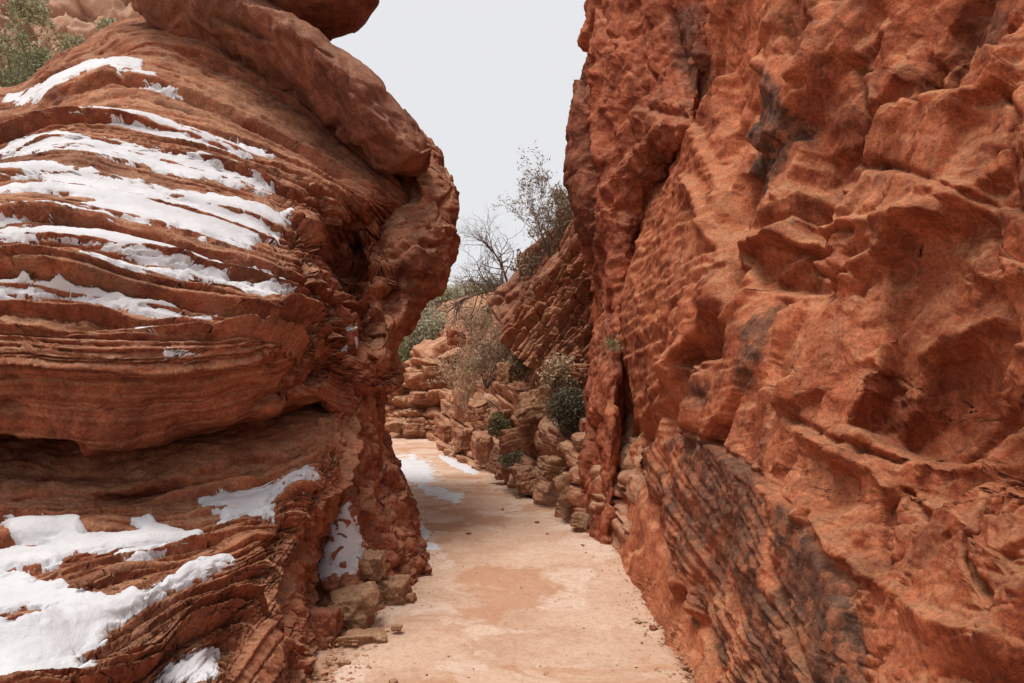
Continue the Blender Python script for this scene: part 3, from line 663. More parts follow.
for pl, a in (([(690, 428), (706, 432), (750, 462), (778, 500), (776, 590), (800, 690), (770, 690), (740, 600), (710, 530), (690, 470)], .9), ([(782, 500), (800, 510), (826, 560), (846, 610), (852, 700), (815, 700), (795, 610), (782, 550)], .95),
              ([(762, 84), (790, 72), (806, 125), (790, 160), (768, 195), (742, 225), (744, 180), (752, 140)], 1.), ([(664, 10), (700, -10), (708, 112), (690, 96), (664, 70)], .8), ([(745, 330), (778, 296), (766, 360), (752, 402), (738, 392)], .9),
              ([(700, 392), (724, 376), (726, 404), (694, 420)], .7), ([(845, -10), (870, -10), (862, 60), (842, 90)], .4), ([(940, -10), (990, -10), (970, 50), (930, 75)], .45)):
    vn = np.maximum(vn, a * soft(pl))
vn = np.maximum(vn, .85 * pit * sstep(-.3, .2, n2 + .3 * n1))
vn = np.maximum(vn, .9 * flk)
S.attr = {'strata': P[..., 2] * .5 + n1 * .6, 'iron_shade': np.clip(.95 * np.maximum.reduce([soft([(800, 60), (880, 90), (960, 110), (1100, 120), (1100, 225), (1000, 210), (930, 190), (850, 180), (790, 210)], 30, 22), soft([(870, 270), (960, 270), (1100, 330), (1100, 470), (980, 480), (880, 450), (846, 420)], 24, 20), soft([(915, -60), (1020, -60), (985, 60), (915, 100)], 20, 14), .7 * soft([(870, 480), (1000, 480), (1100, 560), (1100, 650), (960, 610), (870, 560)], 22, 20), .8 * soft([(735, 250), (900, 246), (880, 288), (760, 292)], 10, 8), .6 * soft([(800, -60), (870, -60), (850, 110), (800, 140)], 18, 16)]) + .25 * n0, 0, 1), 'varnish': vn, 'pale': foot * (.75 + .5 * n2)}  # iron stain mixed with shade painted under the lip and overhung faces
SR = S; S.close = (8., 3., 3.)
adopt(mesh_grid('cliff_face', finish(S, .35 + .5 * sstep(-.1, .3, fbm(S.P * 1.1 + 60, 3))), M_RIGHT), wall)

def RW(y, xs, ds): return [(x, y, d) for x, d in zip(xs, ds)]
rb = [
 RW(-420, (660, 632, 650, 690, 735, 768, 790), (12, 10.8, 9.8, 9.0, 8.5, 8.6, 9.7)),
 RW(-200, (640, 612, 630, 680, 730, 756, 775), (11.8, 10.6, 9.7, 8.9, 8.35, 8.4, 9.6)),
 RW(0, (620, 592, 606, 650, 693, 716, 735), (11.6, 10.4, 9.6, 8.9, 8.3, 8.3, 9.5)),
 RW(70, (612, 584, 602, 645, 684, 705, 720), (11.5, 10.3, 9.5, 8.8, 8.2, 8.2, 9.4)),
 RW(128, (600, 573, 600, 640, 672, 693, 700), (11.4, 10.2, 9.4, 8.6, 7.9, 7.8, 9.6)),
 RW(190, (596, 568, 597, 624, 645, 661, 668), (11.3, 10.1, 9.3, 8.9, 8.9, 9.0, 10)),
 RW(240, (610, 588, 604, 617, 630, 643, 650), (11.2, 10.0, 9.2, 8.8, 8.8, 9.1, 10)),
 RW(300, (620, 600, 607, 613, 620, 626, 636), (11, 9.9, 9.3, 8.9, 8.7, 8.75, 9.5)),
 RW(345, (616, 596, 602, 609, 616, 622, 632), (10.9, 9.7, 9.0, 8.6, 8.35, 8.45, 9.4)),
 RW(400, (610, 588, 595, 604, 612, 619, 629), (10.7, 9.4, 8.7, 8.3, 8.1, 8.25, 9.3)),
 RW(460, (606, 585, 592, 601, 609, 616, 626), (10.6, 9.2, 8.5, 8.1, 7.9, 8.1, 9.2)),
 RW(532, (604, 582, 589, 598, 606, 613, 622), (10.5, 9.0, 8.3, 8.0, 7.8, 8.0, 9.0)),
 RW(600, (604, 582, 589, 598, 606, 613, 622), (10.5, 9.0, 8.3, 8.0, 7.8, 8.0, 9.0)),
]
S = loft(rb, 60, 44); P = S.P; px, py, s = S.px, S.py, S.sc
n1 = fbm(P * 1.0 + 4, 4); n2 = fbm(P * 3.2 + 5, 5); rg = fbm(P * np.array([2.5, 2.5, 1.2]) + 2, 5, ridged=True)
fh, fe = facets(P * np.array([1.2, 1.2, .9]) + .3 * n1[..., None]); fh2, fe2 = facets(P * np.array([3, 3, 2.4]) + .3 * n2[..., None])
small = np.where(py > 290, .45, 1.)
disp = small * (.10 * n1 + .10 * fh + .14 * terr(fbm(P * np.array([1, 1, .7]) + 3, 5), 4)) + .05 * n2 + .035 * fh2 + .05 * rg + rough(P, 1.4) - .02 * np.exp(-(fe / .05) ** 2)
ft = ridge(px, py, [(606, 0), (600, 60), (592, 110), (600, 160)], 4, 7) + ridge(px, py, [(690, 126), (660, 126), (640, 150), (612, 190)], 4, 6) + crack(px, py, [(595, 60), (588, 140), (594, 220)], 4, 8) + dent(px, py, 668, 112, 30, 4, 12, 7) + crack(px, py, [(668, 10), (680, 60), (692, 110)], 5, 8)
ft += crack(px, py, [(600, 420), (596, 470), (600, 530)], 2.5, 5) + crack(px, py, [(609, 440), (606, 500), (609, 535)], 2, 5)
disp += ft * s
S.D = P + S.N * disp[..., None]
sd = np.maximum.reduce([.8 * np.clip((poly_sd(px, py, [(664, 10), (704, -10), (708, 100), (690, 92), (668, 66)]) + 14 * n2) / 8, 0, 1), .55 * np.clip((poly_sd(px, py, [(560, 60), (590, 60), (598, 150), (600, 250), (560, 260)]) + 10 * n2) / 8, 0, 1)])
S.attr = {'strata': P[..., 2] * .7 + n1 * .5, 'varnish': sd}
adopt(mesh_grid('far_buttress', finish(S, 1.3), M_BUTT), wall)

# ================================================================== BEYOND THE GAP
sl = [
 [(490,300,16),(520,272,15.5),(560,225,15),(600,165,14.5),(650,90,14),(700,20,14)],
 [(503,338,13.2),(528,304,13.0),(560,262,12.7),(598,205,12.4),(650,130,12.2),(700,60,12)],
 [(515,352,12.4),(542,316,12.2),(575,275,12),(612,222,11.7),(660,150,11.6),(705,90,11.5)],
 [(532,368,11.8),(558,330,11.6),(592,290,11.4),(628,245,11.2),(672,180,11.1),(715,130,11)],
 [(548,382,11.4),(575,350,11.2),(610,312,11),(645,268,10.9),(690,210,10.9),(730,170,10.8)],
 [(560,410,11.0),(595,380,10.9),(630,342,10.8),(665,300,10.7),(705,250,10.7),(740,220,10.6)],
 [(575,470,10.8),(610,430,10.7),(650,390,10.6),(685,350,10.5),(720,310,10.4),(750,280,10.4)],
]
outc = empty('tilted_outcrop', 'steeply tilted stack of thin red rock beds rising behind the shrubs right of the path', 'rock outcrop', tuple(W(565, 380, 11.5)))
S = loft(sl, 80, 80); P = S.P
n1 = fbm(P * 1.0 + 4, 4); n2 = fbm(P * 3.2 + 5, 5)
b1, _ = strata(S, S.v, P, .24, .17, 61, wob=.07, brk=1.0, gap=.9, power=.4); b2, _ = strata(S, S.v, P, .11, .06, 63, wob=.06, brk=3, gap=.6)
fh2, fe2 = facets(P * 3. + .3 * n2[..., None])
fj, fj2 = facets(np.stack([S.u * 1.5 + .15 * n2, S.v * 4.5, n1 * .3], -1))
disp = b1 + b2 + .05 * n1 + .02 * n2 + .09 * fj - .09 * np.exp(-(fj2 / .06) ** 2)
S.D = P + S.N * disp[..., None]
S.attr = {'strata': S.v, 'varnish': np.clip(.5 * sstep(1.7, 1.1, S.v) * sstep(-.3, .2, n1 + .3), 0, 1)}
adopt(mesh_grid('tilted_beds', finish(S, .9), M_BED), outc)

bank = [
 [(650,590,6.9),(592,556,8.1),(541,518,10.3),(490,484,13.8),(454,464,17),(431,452,21),(404,452,24)],
 [(650,556,7.0),(591,536,8.2),(540,502,10.4),(489,471,13.9),(454,454,17.1),(431,441,21.1),(404,441,24)],
 [(650,505,7.2),(594,500,8.5),(548,470,10.7),(498,442,14.2),(459,434,17.4),(436,428,21.4),(408,432,24.4)],
 [(650,465,7.6),(594,466,8.8),(553,440,11),(505,415,14.6),(466,412,18),(441,415,22),(412,420,25)],
 [(650,440,8.6),(598,436,9.6),(560,414,11.6),(514,390,15.4),(474,388,19),(450,392,23),(420,398,26)],
 [(660,400,9.8),(608,400,10.6),(562,384,12.2),(520,360,16),(482,352,20),(455,358,24),(425,370,27)],
 [(670,350,12),(625,350,12.6),(570,335,14.2),(526,325,18),(490,318,22),(458,322,26),(430,335,29)],
 [(680,310,16),(635,310,17),(575,300,19),(535,298,23),(500,293,27),(465,296,31),(430,305,34)],
]
S = loft(bank, 60, 80); P = S.P; px, py, s = S.px, S.py, S.sc
n1 = fbm(P * .9 + 4, 4); n2 = fbm(P * 3.0 + 5, 5)
fh, fe = facets(P * 1.3 + .3 * n1[..., None]); fh2, fe2 = facets(P * np.array([3.2, 3.2, 4]) + .3 * n2[..., None])
b1, _ = strata(S, P[..., 2] * 1.0 + .08 * P[..., 0], P, .22, .2, 71, wob=.12, brk=1.2, gap=.7, power=.7)
rocky = sstep(4.6, 3.8, S.v)
disp = rough(P, 2) + (.08 * n1 + .04 * n2) + rocky * (.13 * fh + .08 * fh2 - .07 * np.exp(-(fe / .06) ** 2) - .05 * np.exp(-(fe2 / .07) ** 2) + b1) + (1 - rocky) * (.08 * fh2)
ft = dent(px, py, 522, 418, 20, 6, 5, 14, 3) + dent(px, py, 540, 400, 26, 10, 0, -8) + dent(px, py, 528, 450, 10, 14, 0, 6)
disp += ft * s
S.D = P + S.N * disp[..., None]; S.attr = {'strata': P[..., 2] * 1.6 + n1 * .4, 'varnish': .35 * sstep(.05, .4, n2)}
SBK = S
tag(mesh_grid('rocky_bank', finish(S, 1.2), M_MID), 'rough reddish bank of broken rock along the right edge of the far path', 'bank')

oc = [
 [(375,414,28),(395,404,27),(412,376,26.5),(426,352,26),(444,346,26),(462,350,26.5),(480,352,27)],
 [(364,420,25),(384,410,24),(406,386,23.6),(422,362,23.4),(442,350,23.4),(460,354,24),(478,358,25)],
 [(360,428,24.4),(381,420,23.2),(402,408,22.7),(420,392,22.5),(440,382,22.6),(460,380,23.2),(478,380,24.2)],
 [(358,440,24),(379,436,22.6),(400,430,22),(420,424,21.8),(440,418,22),(460,412,22.6),(478,410,23.6)],
 [(356,456,23.6),(378,452,22.2),(398,448,21.6),(420,446,21.4),(440,442,21.6),(460,440,22.2),(478,440,23)],
]
S = loft(oc, 90, 60); P = S.P
n1 = fbm(P * .8 + 4, 4); n2 = fbm(P * 2.5 + 5, 5); fh, fe = facets(P * np.array([1, 1, 1.6]) + .3 * n1[..., None])
b1, _ = strata(S, -P[..., 2] * 1.0, P, .3, .34, 81, wob=.12, brk=.9, gap=.5, power=.7)
disp = b1 + .12 * n1 + .06 * n2 + .22 * fh - .1 * np.exp(-(fe / .05) ** 2)
S.D = P + S.N * disp[..., None]; S.attr = {'strata': P[..., 2] * 2, 'varnish': .2 * sstep(.05, .4, n2)}
tag(mesh_grid('stacked_outcrop', finish(S, 2.2), M_MID), 'stack of flat red rock beds where the path bends out of sight', 'rock outcrop')

hl = [
 [(300,470,24),(380,450,26),(440,440,30),(520,430,34),(640,420,36)],
 [(290,400,27),(370,395,29),(430,380,32),(510,370,36),(640,360,38)],
 [(270,330,34),(360,330,36),(425,322,38),(505,318,42),(640,300,46)],
 [(250,285,50),(350,292,50),(420,298,50),(500,300,56),(640,280,60)],
 [(250,330,75),(350,330,75),(420,335,75),(500,335,80),(640,330,85)],
]
S = loft(hl, 30, 40); S.D = S.P + S.N * (.5 * fbm(S.P * .3, 4) + .12 * fbm(S.P * 1.5, 4))[..., None]; S.attr = {'strata': S.P[..., 2], 'varnish': S.v * 0}
m, n, b, V = new_mat('brushy_hill_soil')
n.l.new(n.mix(n.rng(n.noise(V, 1.3, 7, .7), .4, .62), (.33, .22, .13), (.17, .16, .08)), b.inputs['Base Color'])
tag(mesh_grid('hill', S, m, close=False), kind='structure')

fc = [
 [(-520,-420,75),(-260,-420,70),(-60,-420,66),(60,-420,64),(180,-420,66),(300,-420,75)],
 [(-520,-150,66),(-260,-150,62),(-60,-150,58),(60,-150,56),(180,-150,58),(300,-150,66)],
 [(-520,0,62),(-260,0,58),(-60,0,54),(60,0,52),(180,0,54),(300,0,62)],
 [(-520,90,60),(-260,90,55),(-60,90,51),(60,90,49),(180,90,51),(300,90,60)],
 [(-520,200,56),(-260,200,50),(-60,200,46),(60,200,44),(180,200,46),(300,200,56)],
 [(-520,420,50),(-260,420,44),(-60,420,40),(60,420,38),(180,420,40),(300,420,50)],
]
S = loft(fc, 50, 60); P = S.P; fh, fe = facets(P * np.array([.3, .3, .08])); fh2, fe2 = facets(P * np.array([.8, .8, .35]))
b1, _ = strata(S, -P[..., 2] * .12, P * .15, .4, 1.2, 91, wob=.1, brk=1, gap=.5)
S.D = P + S.N * (.9 * fh + .45 * fh2 + b1 + 1.1 * fbm(P * np.array([.5, .5, .16]), 6, .6) + .3 * fbm(P * 1.6, 4, .6))[..., None]; S.attr = {'strata': P[..., 2] * .25, 'varnish': .3 * sstep(.1, .4, fbm(P * .15, 4))}
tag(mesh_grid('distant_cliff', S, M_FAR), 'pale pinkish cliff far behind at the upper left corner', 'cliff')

# ================================================================== GROUND AND PATH
xs = np.concatenate([[-300, -150, -70, -35, -18, -10], np.arange(-6, 3.01, .035), [5, 9, 18, 40, 90, 180, 300]])
ys = np.concatenate([[-200, -80, -30, -10, -4], np.arange(0, 14, .035), np.arange(14, 27, .08), [29, 33, 40, 55, 90, 160, 320]])
gx, gy = np.meshgrid(xs, ys); gx, gy = gx.astype(float), gy.astype(float)
P = np.stack([gx, gy, gx * 0], -1)
def ground_z(P): return .018 * fbm(P * 1.4, 4) + .012 * fbm(P * 6, 4)
S = Sheet(); P[..., 2] = ground_z(P) - .006; S.D = P; S.attr = {}
def path_mat(name, wide):
    m, n, b, V = new_mat(name)
    c = n.ramp(n.noise(V, 1.1, 7, .65, .6), [(.3, (.48, .295, .2)), (.5, (.57, .385, .278)), (.72, (.63, .455, .345))])
    if wide:
        c = n.mix(n.math('MULTIPLY', n.rng(n.noise(V, .75, 4, .5, .8), .53, .56), .75), c, (.66, .5, .40))
        c = n.mix(n.math('MULTIPLY', n.rng(n.noise(V, .9, 5, .6, 1.), .47, .41), .8), c, (.46, .235, .135))
        c = n.mix(n.math('MULTIPLY', n.rng(n.noise(V, 2.3, 8, .75, .5), .52, .66), .6), c, (.42, .23, .14))
        c = n.mix(n.math('MULTIPLY', n.rng(n.noise(V, 7, 9, .8), .5, .64), .55), c, (.44, .25, .16))
    else:
        c = n.mix(n.rng(n.noise(V, 3, 6, .7), .4, .65), c, (.38, .19, .10))
    c = n.mix(n.rng(n.noise(V, 38, 7, .8), .5, .66, 0, .6), c, (.30, .155, .09))
    c = n.mix(n.rng(n.noise(V, 90, 4, .75), .56, .7, 0, .6), c, (.72, .5, .37))
    n.l.new(c, b.inputs['Base Color'])
    h = n.math('ADD', n.noise(V, 9, 8, .68), n.math('MULTIPLY', n.noise(V, 70, 5, .7), .4))
    bp = n.node('ShaderNodeBump'); bp.inputs['Strength'].default_value = .75; bp.inputs['Distance'].default_value = .02
    n.l.new(h, bp.inputs['Height']); n.l.new(bp.outputs[0], b.inputs['Normal']); return m
tag(mesh_grid('ground', S, path_mat('red_sand', False), close=False), kind='structure')
ctr = np.array([(0.0, -3), (0.0, 0), (-.01, 2.5), (0.0, 4.2), (.04, 5.8), (.08, 7.2), (-.12, 9), (-.6, 10.8), (-1.15, 13), (-1.75, 16), (-2.5, 19), (-3.3, 22), (-5.2, 24.5), (-8, 26)])
M_, t_ = cr_matrix(len(ctr), 90); c = M_ @ ctr
T = np.gradient(c, axis=0); T /= np.linalg.norm(T, axis=1)[:, None]; Nn = np.stack([T[:, 1], -T[:, 0]], 1)
w = np.linspace(-1, 1, 150); hw = 1.08
XY = c[:, None] + Nn[:, None] * (w * hw)[None, :, None]
P = np.concatenate([XY, np.zeros(XY.shape[:2] + (1,))], -1)
e = np.abs(w)[None] + .10 * fbm(P * 2.2, 4) + .04 * fbm(P * 9, 3)
P[..., 2] = ground_z(P) * .5 + .022 - .06 * sstep(.82, .98, e) + .012 * fbm(P * 5, 4) + .007 * fbm(P * 14, 3, .6) + .004 * fbm(P * 34, 2) - .006 * sstep(.1, .3, fbm(P * 2.6 + 9, 3))
S = Sheet(); S.D = P; S.attr = {}; S.P = P; S.px, S.py = proj(P); S.N = np.zeros_like(P); S.N[..., 2] = 1
SP = S
fr = np.random.RandomState(12); dz = np.zeros(P.shape[:2])
for _ in range(70):
    yy = fr.uniform(3, 12); k_ = int(np.argmin(np.abs(c[:, 1] - yy))); q_ = c[k_] + Nn[k_] * fr.uniform(-.75, .75); a_ = fr.uniform(-.35, .35) + (0 if fr.rand() < .7 else 1.2)
    lx, ly = P[..., 0] - q_[0], P[..., 1] - q_[1]; u_ = lx * math.cos(a_) + ly * math.sin(a_); v_ = -lx * math.sin(a_) + ly * math.cos(a_)
    r_ = (u_ / .05) ** 2 + (v_ / .14) ** 2; dz += fr.uniform(.3, 1) * (-.009 * np.exp(-r_ ** 2) + .004 * np.exp(-(r_ - 1.6) ** 2 * 2))
S.D[..., 2] += dz
tag(mesh_grid('path', S, path_mat('worn_sandstone_path', True), close=False), kind='structure')

# ================================================================== SNOW
GU, GL, GP = 'snow streaks on the upper ledges', 'snow on the lower ledges', 'snow left on the path'
snow_on(SD, [(5,102),(8,97),(30,92),(60,75),(95,61),(125,59),(142,65),(142,71),(112,68),(75,81),(45,97),(10,104)], 'topmost white streak of snow crossing the rounded crest of the layered rock', GU, .05, 2.5, 3)
snow_on(SD, [(112,69),(150,78),(186,90),(184,93),(150,85),(115,74)], 'thin short snow streak just below the topmost one', GU, .04, 3, 3)
snow_on(SD, [(38,122),(60,116),(100,114),(150,121),(200,134),(250,149),(274,158),(250,159),(200,146),(150,136),(100,125),(50,126)], 'slender curved snow streak, second band down from the crest', GU, .05, 3, 3.5)
snow_on(SD, [(0,153),(20,140),(60,134),(120,145),(190,161),(240,177),(276,192),(265,197),(210,182),(160,172),(120,163),(70,152),(30,154),(2,158)], 'long ragged snow band right above the widest snow patch', GU, .05, 5, 4)
snow_on(SD, [(-30,162),(40,166),(90,175),(140,186),(200,199),(260,211),(288,222),(278,244),(262,238),(245,253),(215,246),(175,234),(120,223),(80,213),(108,205),(60,198),(0,198),(-30,196),(-30,190),(45,189),(42,177),(-30,170)], 'widest snow patch spread over the upper ledges of the layered rock', GU, .05, 6, 4)
snow_on(SD, [(-20,214),(50,215),(115,222),(112,228),(50,223),(-20,222)], 'faint snow streak between the widest patch and the thick smooth band', GU, .04, 4, 3)
snow_on(SD, [(-30,230),(60,227),(95,230),(140,241),(178,251),(207,262),(227,275),(229,286),(215,282),(190,272),(150,263),(110,253),(60,241),(-30,240)], 'thick smooth snow band below the widest snow patch', GU, .06, 2, 4)
snow_on(SD, [(78,267),(130,269),(190,271),(225,281),(250,289),(277,290),(292,303),(270,302),(235,292),(200,281),(150,277),(100,274)], 'narrow snow streak forking toward the broken edge of the ledges', GU, .05, 3, 3)
snow_on(SD, [(226,269),(260,272),(283,281),(300,294),(292,295),(275,285),(250,281)], 'short snow streak curling over the end of the ledges', GU, .05, 2, 3)
snow_on(SD, [(-30,281),(40,284),(90,291),(130,301),(165,309),(190,317),(214,321),(180,321),(140,312),(100,303),(60,296),(-30,292)], 'lowest long snow streak above the dark rounded belly of rock', GU, .05, 2, 3)
snow_on(SD, [(135,331),(168,331),(170,335),(138,336)], 'tiny sliver of snow under the lowest long streak', GU, .04, 1, 3)
snow_on(SD, [(163,350),(190,350),(192,355),(168,356)], 'tiny dab of snow at the lip of the dark belly', GU, .04, 1, 3)
snow_on(SL, [(200,507),(230,501),(265,497),(290,487),(313,475),(314,484),(290,496),(272,505),(274,521),(240,518),(220,528),(226,516),(205,513)], 'snow patch on the highest of the lower ledges under the belly', GL, .06, 3, 4, k=7, slope=1.5, hole=2.5, fill=1.5)
snow_on(SL, [(3,533),(60,527),(90,540),(140,538),(130,525),(150,522),(178,535),(208,542),(172,560),(140,573),(113,571),(130,560),(75,562),(50,573),(-20,580),(-20,556),(60,550),(20,552)], 'ragged snow patch on the middle of the lower ledges', GL, .06, 5, 4, k=7, slope=1.5, hole=2.5, fill=1.5)
snow_on(SL, [(-20,585),(25,577),(40,592),(100,605),(150,600),(190,575),(226,560),(234,565),(200,586),(150,607),(110,632),(102,650),(72,660),(96,671),(60,690),(-20,700),(-20,650),(40,640),(56,616),(-20,612)], 'largest lower snow patch reaching the bottom left corner', GL, .06, 5, 4, k=7, slope=1.5, hole=2.5, fill=1.5)
snow_on(SL, [(148,690),(165,672),(215,643),(224,647),(204,690)], 'snow patch beside the red fins near the bottom edge', GL, .05, 4, 4)
snow_on(SB, [(345,506),(351,516),(363,540),(376,563),(380,582),(360,569),(340,569),(330,579),(310,576),(318,550),(330,528)], 'upright snow patch on the rubble between the ledges and the path', 'snow by the path edge', .05, 3, 4, slope=0, hole=1, wide=5)
snow_on(SC, [(343,333),(354,329),(363,346),(346,348)], 'small snow patch inside the broken hollow of the left rock', None, .05, 2, 3, k=3, slope=0)
snow_on(SP, [(388,458),(412,455),(428,462),(438,475),(432,482),(412,484),(396,478)], 'wide thin sheet of snow on the far end of the path', GP, .012, 16, 3, k=1, wide=0)
snow_on(SP, [(418,484),(440,487),(462,496),(456,502),(430,495)], 'narrow snow streak on the path nearer than the wide sheet', GP, .012, 9, 2, k=1)
snow_on(SP, [(440,456),(452,459),(478,472),(474,474),(452,465)], 'thin snow line along the right edge of the far path', GP, .012, 4, 2, k=1)
snow_on(SP, [(404,522),(420,523),(430,532),(426,538),(410,536)], 'snow patch against the left foot of the rock beside the path', GP, .018, 5, 2, k=1)
snow_on(SP, [(418,541),(436,544),(440,549),(422,549)], 'small snow scrap on the left edge of the path', GP, .018, 5, 2, k=1)

# ================================================================== STONES
def stone_at(px, py, wpx, hpx, mat, label, cat='boulder', group=None, seed=0, sub=4, d=None, name='boulder', bed=0., dep=None, rot=None, att=None):
    if d is None: d = EYE * F / max(20, (py + hpx * .8 - 380))
    k = d / F; c = W(px, py, d)
    return boulder(name, tuple(c), (wpx * k, (dep if dep else (wpx + hpx) / 2) * k, hpx * k), mat, label, cat, group, seed, sub, rot or (0, 0, 0), bed=bed, att=att)
GB = 'rubble at the foot of the left rock'
for i, (x, y, w_, h_, d, mt, lb, bd) in enumerate([
  (354, 612, 34, 30, 5.25, M_TAN, 'tan block of rubble right under the upright snow patch', .05), (326, 632, 24, 34, 4.95, M_RED, 'reddish upright block left of the tan rubble', 0), (392, 596, 26, 28, 5.75, M_TAN, 'brown cracked rock at the corner of the path foot', .06),
  (362, 640, 34, 14, 4.95, M_TAN, 'low mossy flat stone at the left path edge', .05), (372, 566, 18, 22, 5.7, M_TAN, 'jagged tan stone right of the upright snow patch', .05), (366, 500, 14, 20, 6.1, M_MID, 'wedge of pinkish rock above the upright snow patch', 0),
  (408, 600, 12, 10, 5.75, M_MID, 'small orange stone against the path foot of the left rock', 0), (397, 628, 8, 4, 5.05, M_TAN, 'flat brown stone lying on the left path edge', .05), (345, 664, 9, 5, 4.55, M_TAN, 'small dusty stone at the bottom left of the path', 0),
  (326, 436, 16, 26, 6.0, M_TAN, 'pale tan knob on the ridge of the left rock', .04), (424, 554, 7, 4, 7.3, M_TAN, 'dark little stone beside the small snow scrap', 0)]):
    stone_at(x, y, w_, h_, mt, lb, 'stone' if w_ < 16 else 'boulder', GB, 100 + i, 5, d, 'rubble_stone', bd)
GR = 'rocks of the right bank'
rk = random.Random(4)
for i, (x, y, w_, h_, d, mt, lb) in enumerate([
  (545, 404, 34, 22, 11.0, M_TAN, 'broad tan boulder overhanging a dark gap on the bank'), (520, 438, 30, 16, 11.2, M_MID, 'orange boulder under the overhanging tan one'), (552, 470, 26, 20, 10.0, M_TAN, 'brown boulder low on the bank by the path'),
  (570, 492, 22, 24, 9.0, M_TAN, 'mossy boulder at the foot of the stone pillar'), (527, 480, 20, 20, 10.9, M_MID, 'mottled rock at the edge of the path bend'), (505, 462, 18, 22, 12.2, M_MID, 'upright red rock in the row along the path'),
  (484, 448, 16, 22, 14.0, M_MID, 'pointed red rock in the row along the path'), (464, 440, 14, 18, 16.2, M_MID, 'rounded red rock in the row along the path'), (447, 432, 11, 15, 18.5, M_MID, 'last red rock of the row before the bend'),
  (500, 420, 20, 18, 12.8, M_MID, 'square red block halfway up the bank'), (478, 412, 16, 16, 15, M_MID, 'red block above the pointed rock'), (583, 444, 14, 14, 9.3, M_MID, 'orange rock below the dark round shrub'),
  (512, 372, 20, 16, 13.8, M_TAN, 'layered tan boulder beneath the tilted beds'), (585, 372, 18, 14, 10.6, M_MID, 'yellowish block below the tilted beds'), (560, 362, 22, 10, 11.3, M_MID, 'flat pinkish block below the tilted beds'),
  (456, 338, 14, 12, 21.5, M_BUTT, 'dark square boulder perched on the stacked beds'), (432, 372, 14, 7, 22.2, M_MID, 'flat red slab stacked on the bend outcrop'), (420, 398, 15, 9, 22, M_MID, 'reddish slab low in the bend outcrop'),
  (396, 426, 14, 9, 21.8, M_TAN, 'pale slab at the far end of the path'), (414, 430, 16, 9, 21.5, M_MID, 'orange rock at the far end of the path'), (580, 520, 12, 10, 8.4, M_TAN, 'small grey stone in the corner by the pillar'), (540, 505, 10, 8, 10.2, M_TAN, 'small stone at the bank foot near the bend')]):
    stone_at(x, y, w_, h_, mt, lb, 'boulder', GR, 200 + i, 5, d, 'bank_rock', .16 if i % 3 else .06, rot=(rk.uniform(-12, 12), rk.uniform(-14, 14), rk.uniform(0, 40)))
# pebbles along both edges of the path
proto = [boulder('pebble', (0, -30, -5), (.03, .024, .016), mt, 'x', 'stone', 'pebbles along the path edges', 300 + i, 3) for i, mt in enumerate((M_TAN, M_MID, M_RED, M_TAN))]
first = set()
LAB = 'small loose pebble lying along an edge of the sandy path'
for i in range(190):
    yy = 3.6 + 9 * rk.random() ** 1.5
    j = int(np.argmin(np.abs(c[:, 1] - yy)))
    sgn = 1 if rk.random() < .5 else -1
    off = sgn * (1.0 - abs(rk.gauss(0, .1)) + .04) if rk.random() < .82 else rk.uniform(-.8, .8)
    p = c[j] + Nn[j] * off
    q = i % 4; o = proto[q] if q not in first else proto[q].copy()
    if q in first: col.objects.link(o)
    first.add(q)
    sz = .3 + 1.1 * rk.random() ** 2.5
    o.scale = (sz, sz, sz); o.location = (p[0], p[1], .016 + .008 * sz); o.rotation_euler = (rk.uniform(-.3, .3), rk.uniform(-.3, .3), rk.uniform(0, 6))
    o['label'] = LAB

g = np.random.RandomState(5); n_ = 12000
gy_ = 2.5 + 17 * g.rand(n_) ** 1.4; gj = np.argmin(np.abs(c[None, :, 1] - gy_[:, None]), 1)
go = np.where(g.rand(n_) < .5, 1, -1) * (1.0 - np.abs(g.normal(size=n_)) * .16 + .1); am = g.rand(n_) < .12; go = np.where(am, g.uniform(-.9, .9, n_), go)
gp = c[gj] + Nn[gj] * go[:, None] + g.normal(size=(n_, 2)) * .02
gs = .003 + .013 * g.rand(n_) ** 3; gs = np.where(am, gs * .6, gs)
O = np.array([(1, 0, 0), (-1, 0, 0), (0, 1, 0), (0, -1, 0), (0, 0, .6), (0, 0, -.6)]); OF = np.array([(0, 2, 4), (2, 1, 4), (1, 3, 4), (3, 0, 4), (2, 0, 5), (1, 2, 5), (3, 1, 5), (0, 3, 5)])
th = g.rand(n_) * 6.28; ca, sa = np.cos(th), np.sin(th)
GV = O[None] * (.6 + .8 * g.rand(n_, 6, 1)) * gs[:, None, None]
GV = np.stack([GV[..., 0] * ca[:, None] - GV[..., 1] * sa[:, None], GV[..., 0] * sa[:, None] + GV[..., 1] * ca[:, None], GV[..., 2]], -1)
GV += np.concatenate([gp, np.full((n_, 1), .022)], 1)[:, None]
me = bpy.data.meshes.new('gravel'); me.from_pydata(GV.reshape(-1, 3).tolist(), [], (OF[None] + 6 * np.arange(n_)[:, None, None]).reshape(-1, 3).tolist())
me.materials.append(M_MID); og = bpy.data.objects.new('gravel', me); col.objects.link(og); tag(og, 'fine reddish gravel scattered along both edges of the path', 'gravel', kind='stuff')

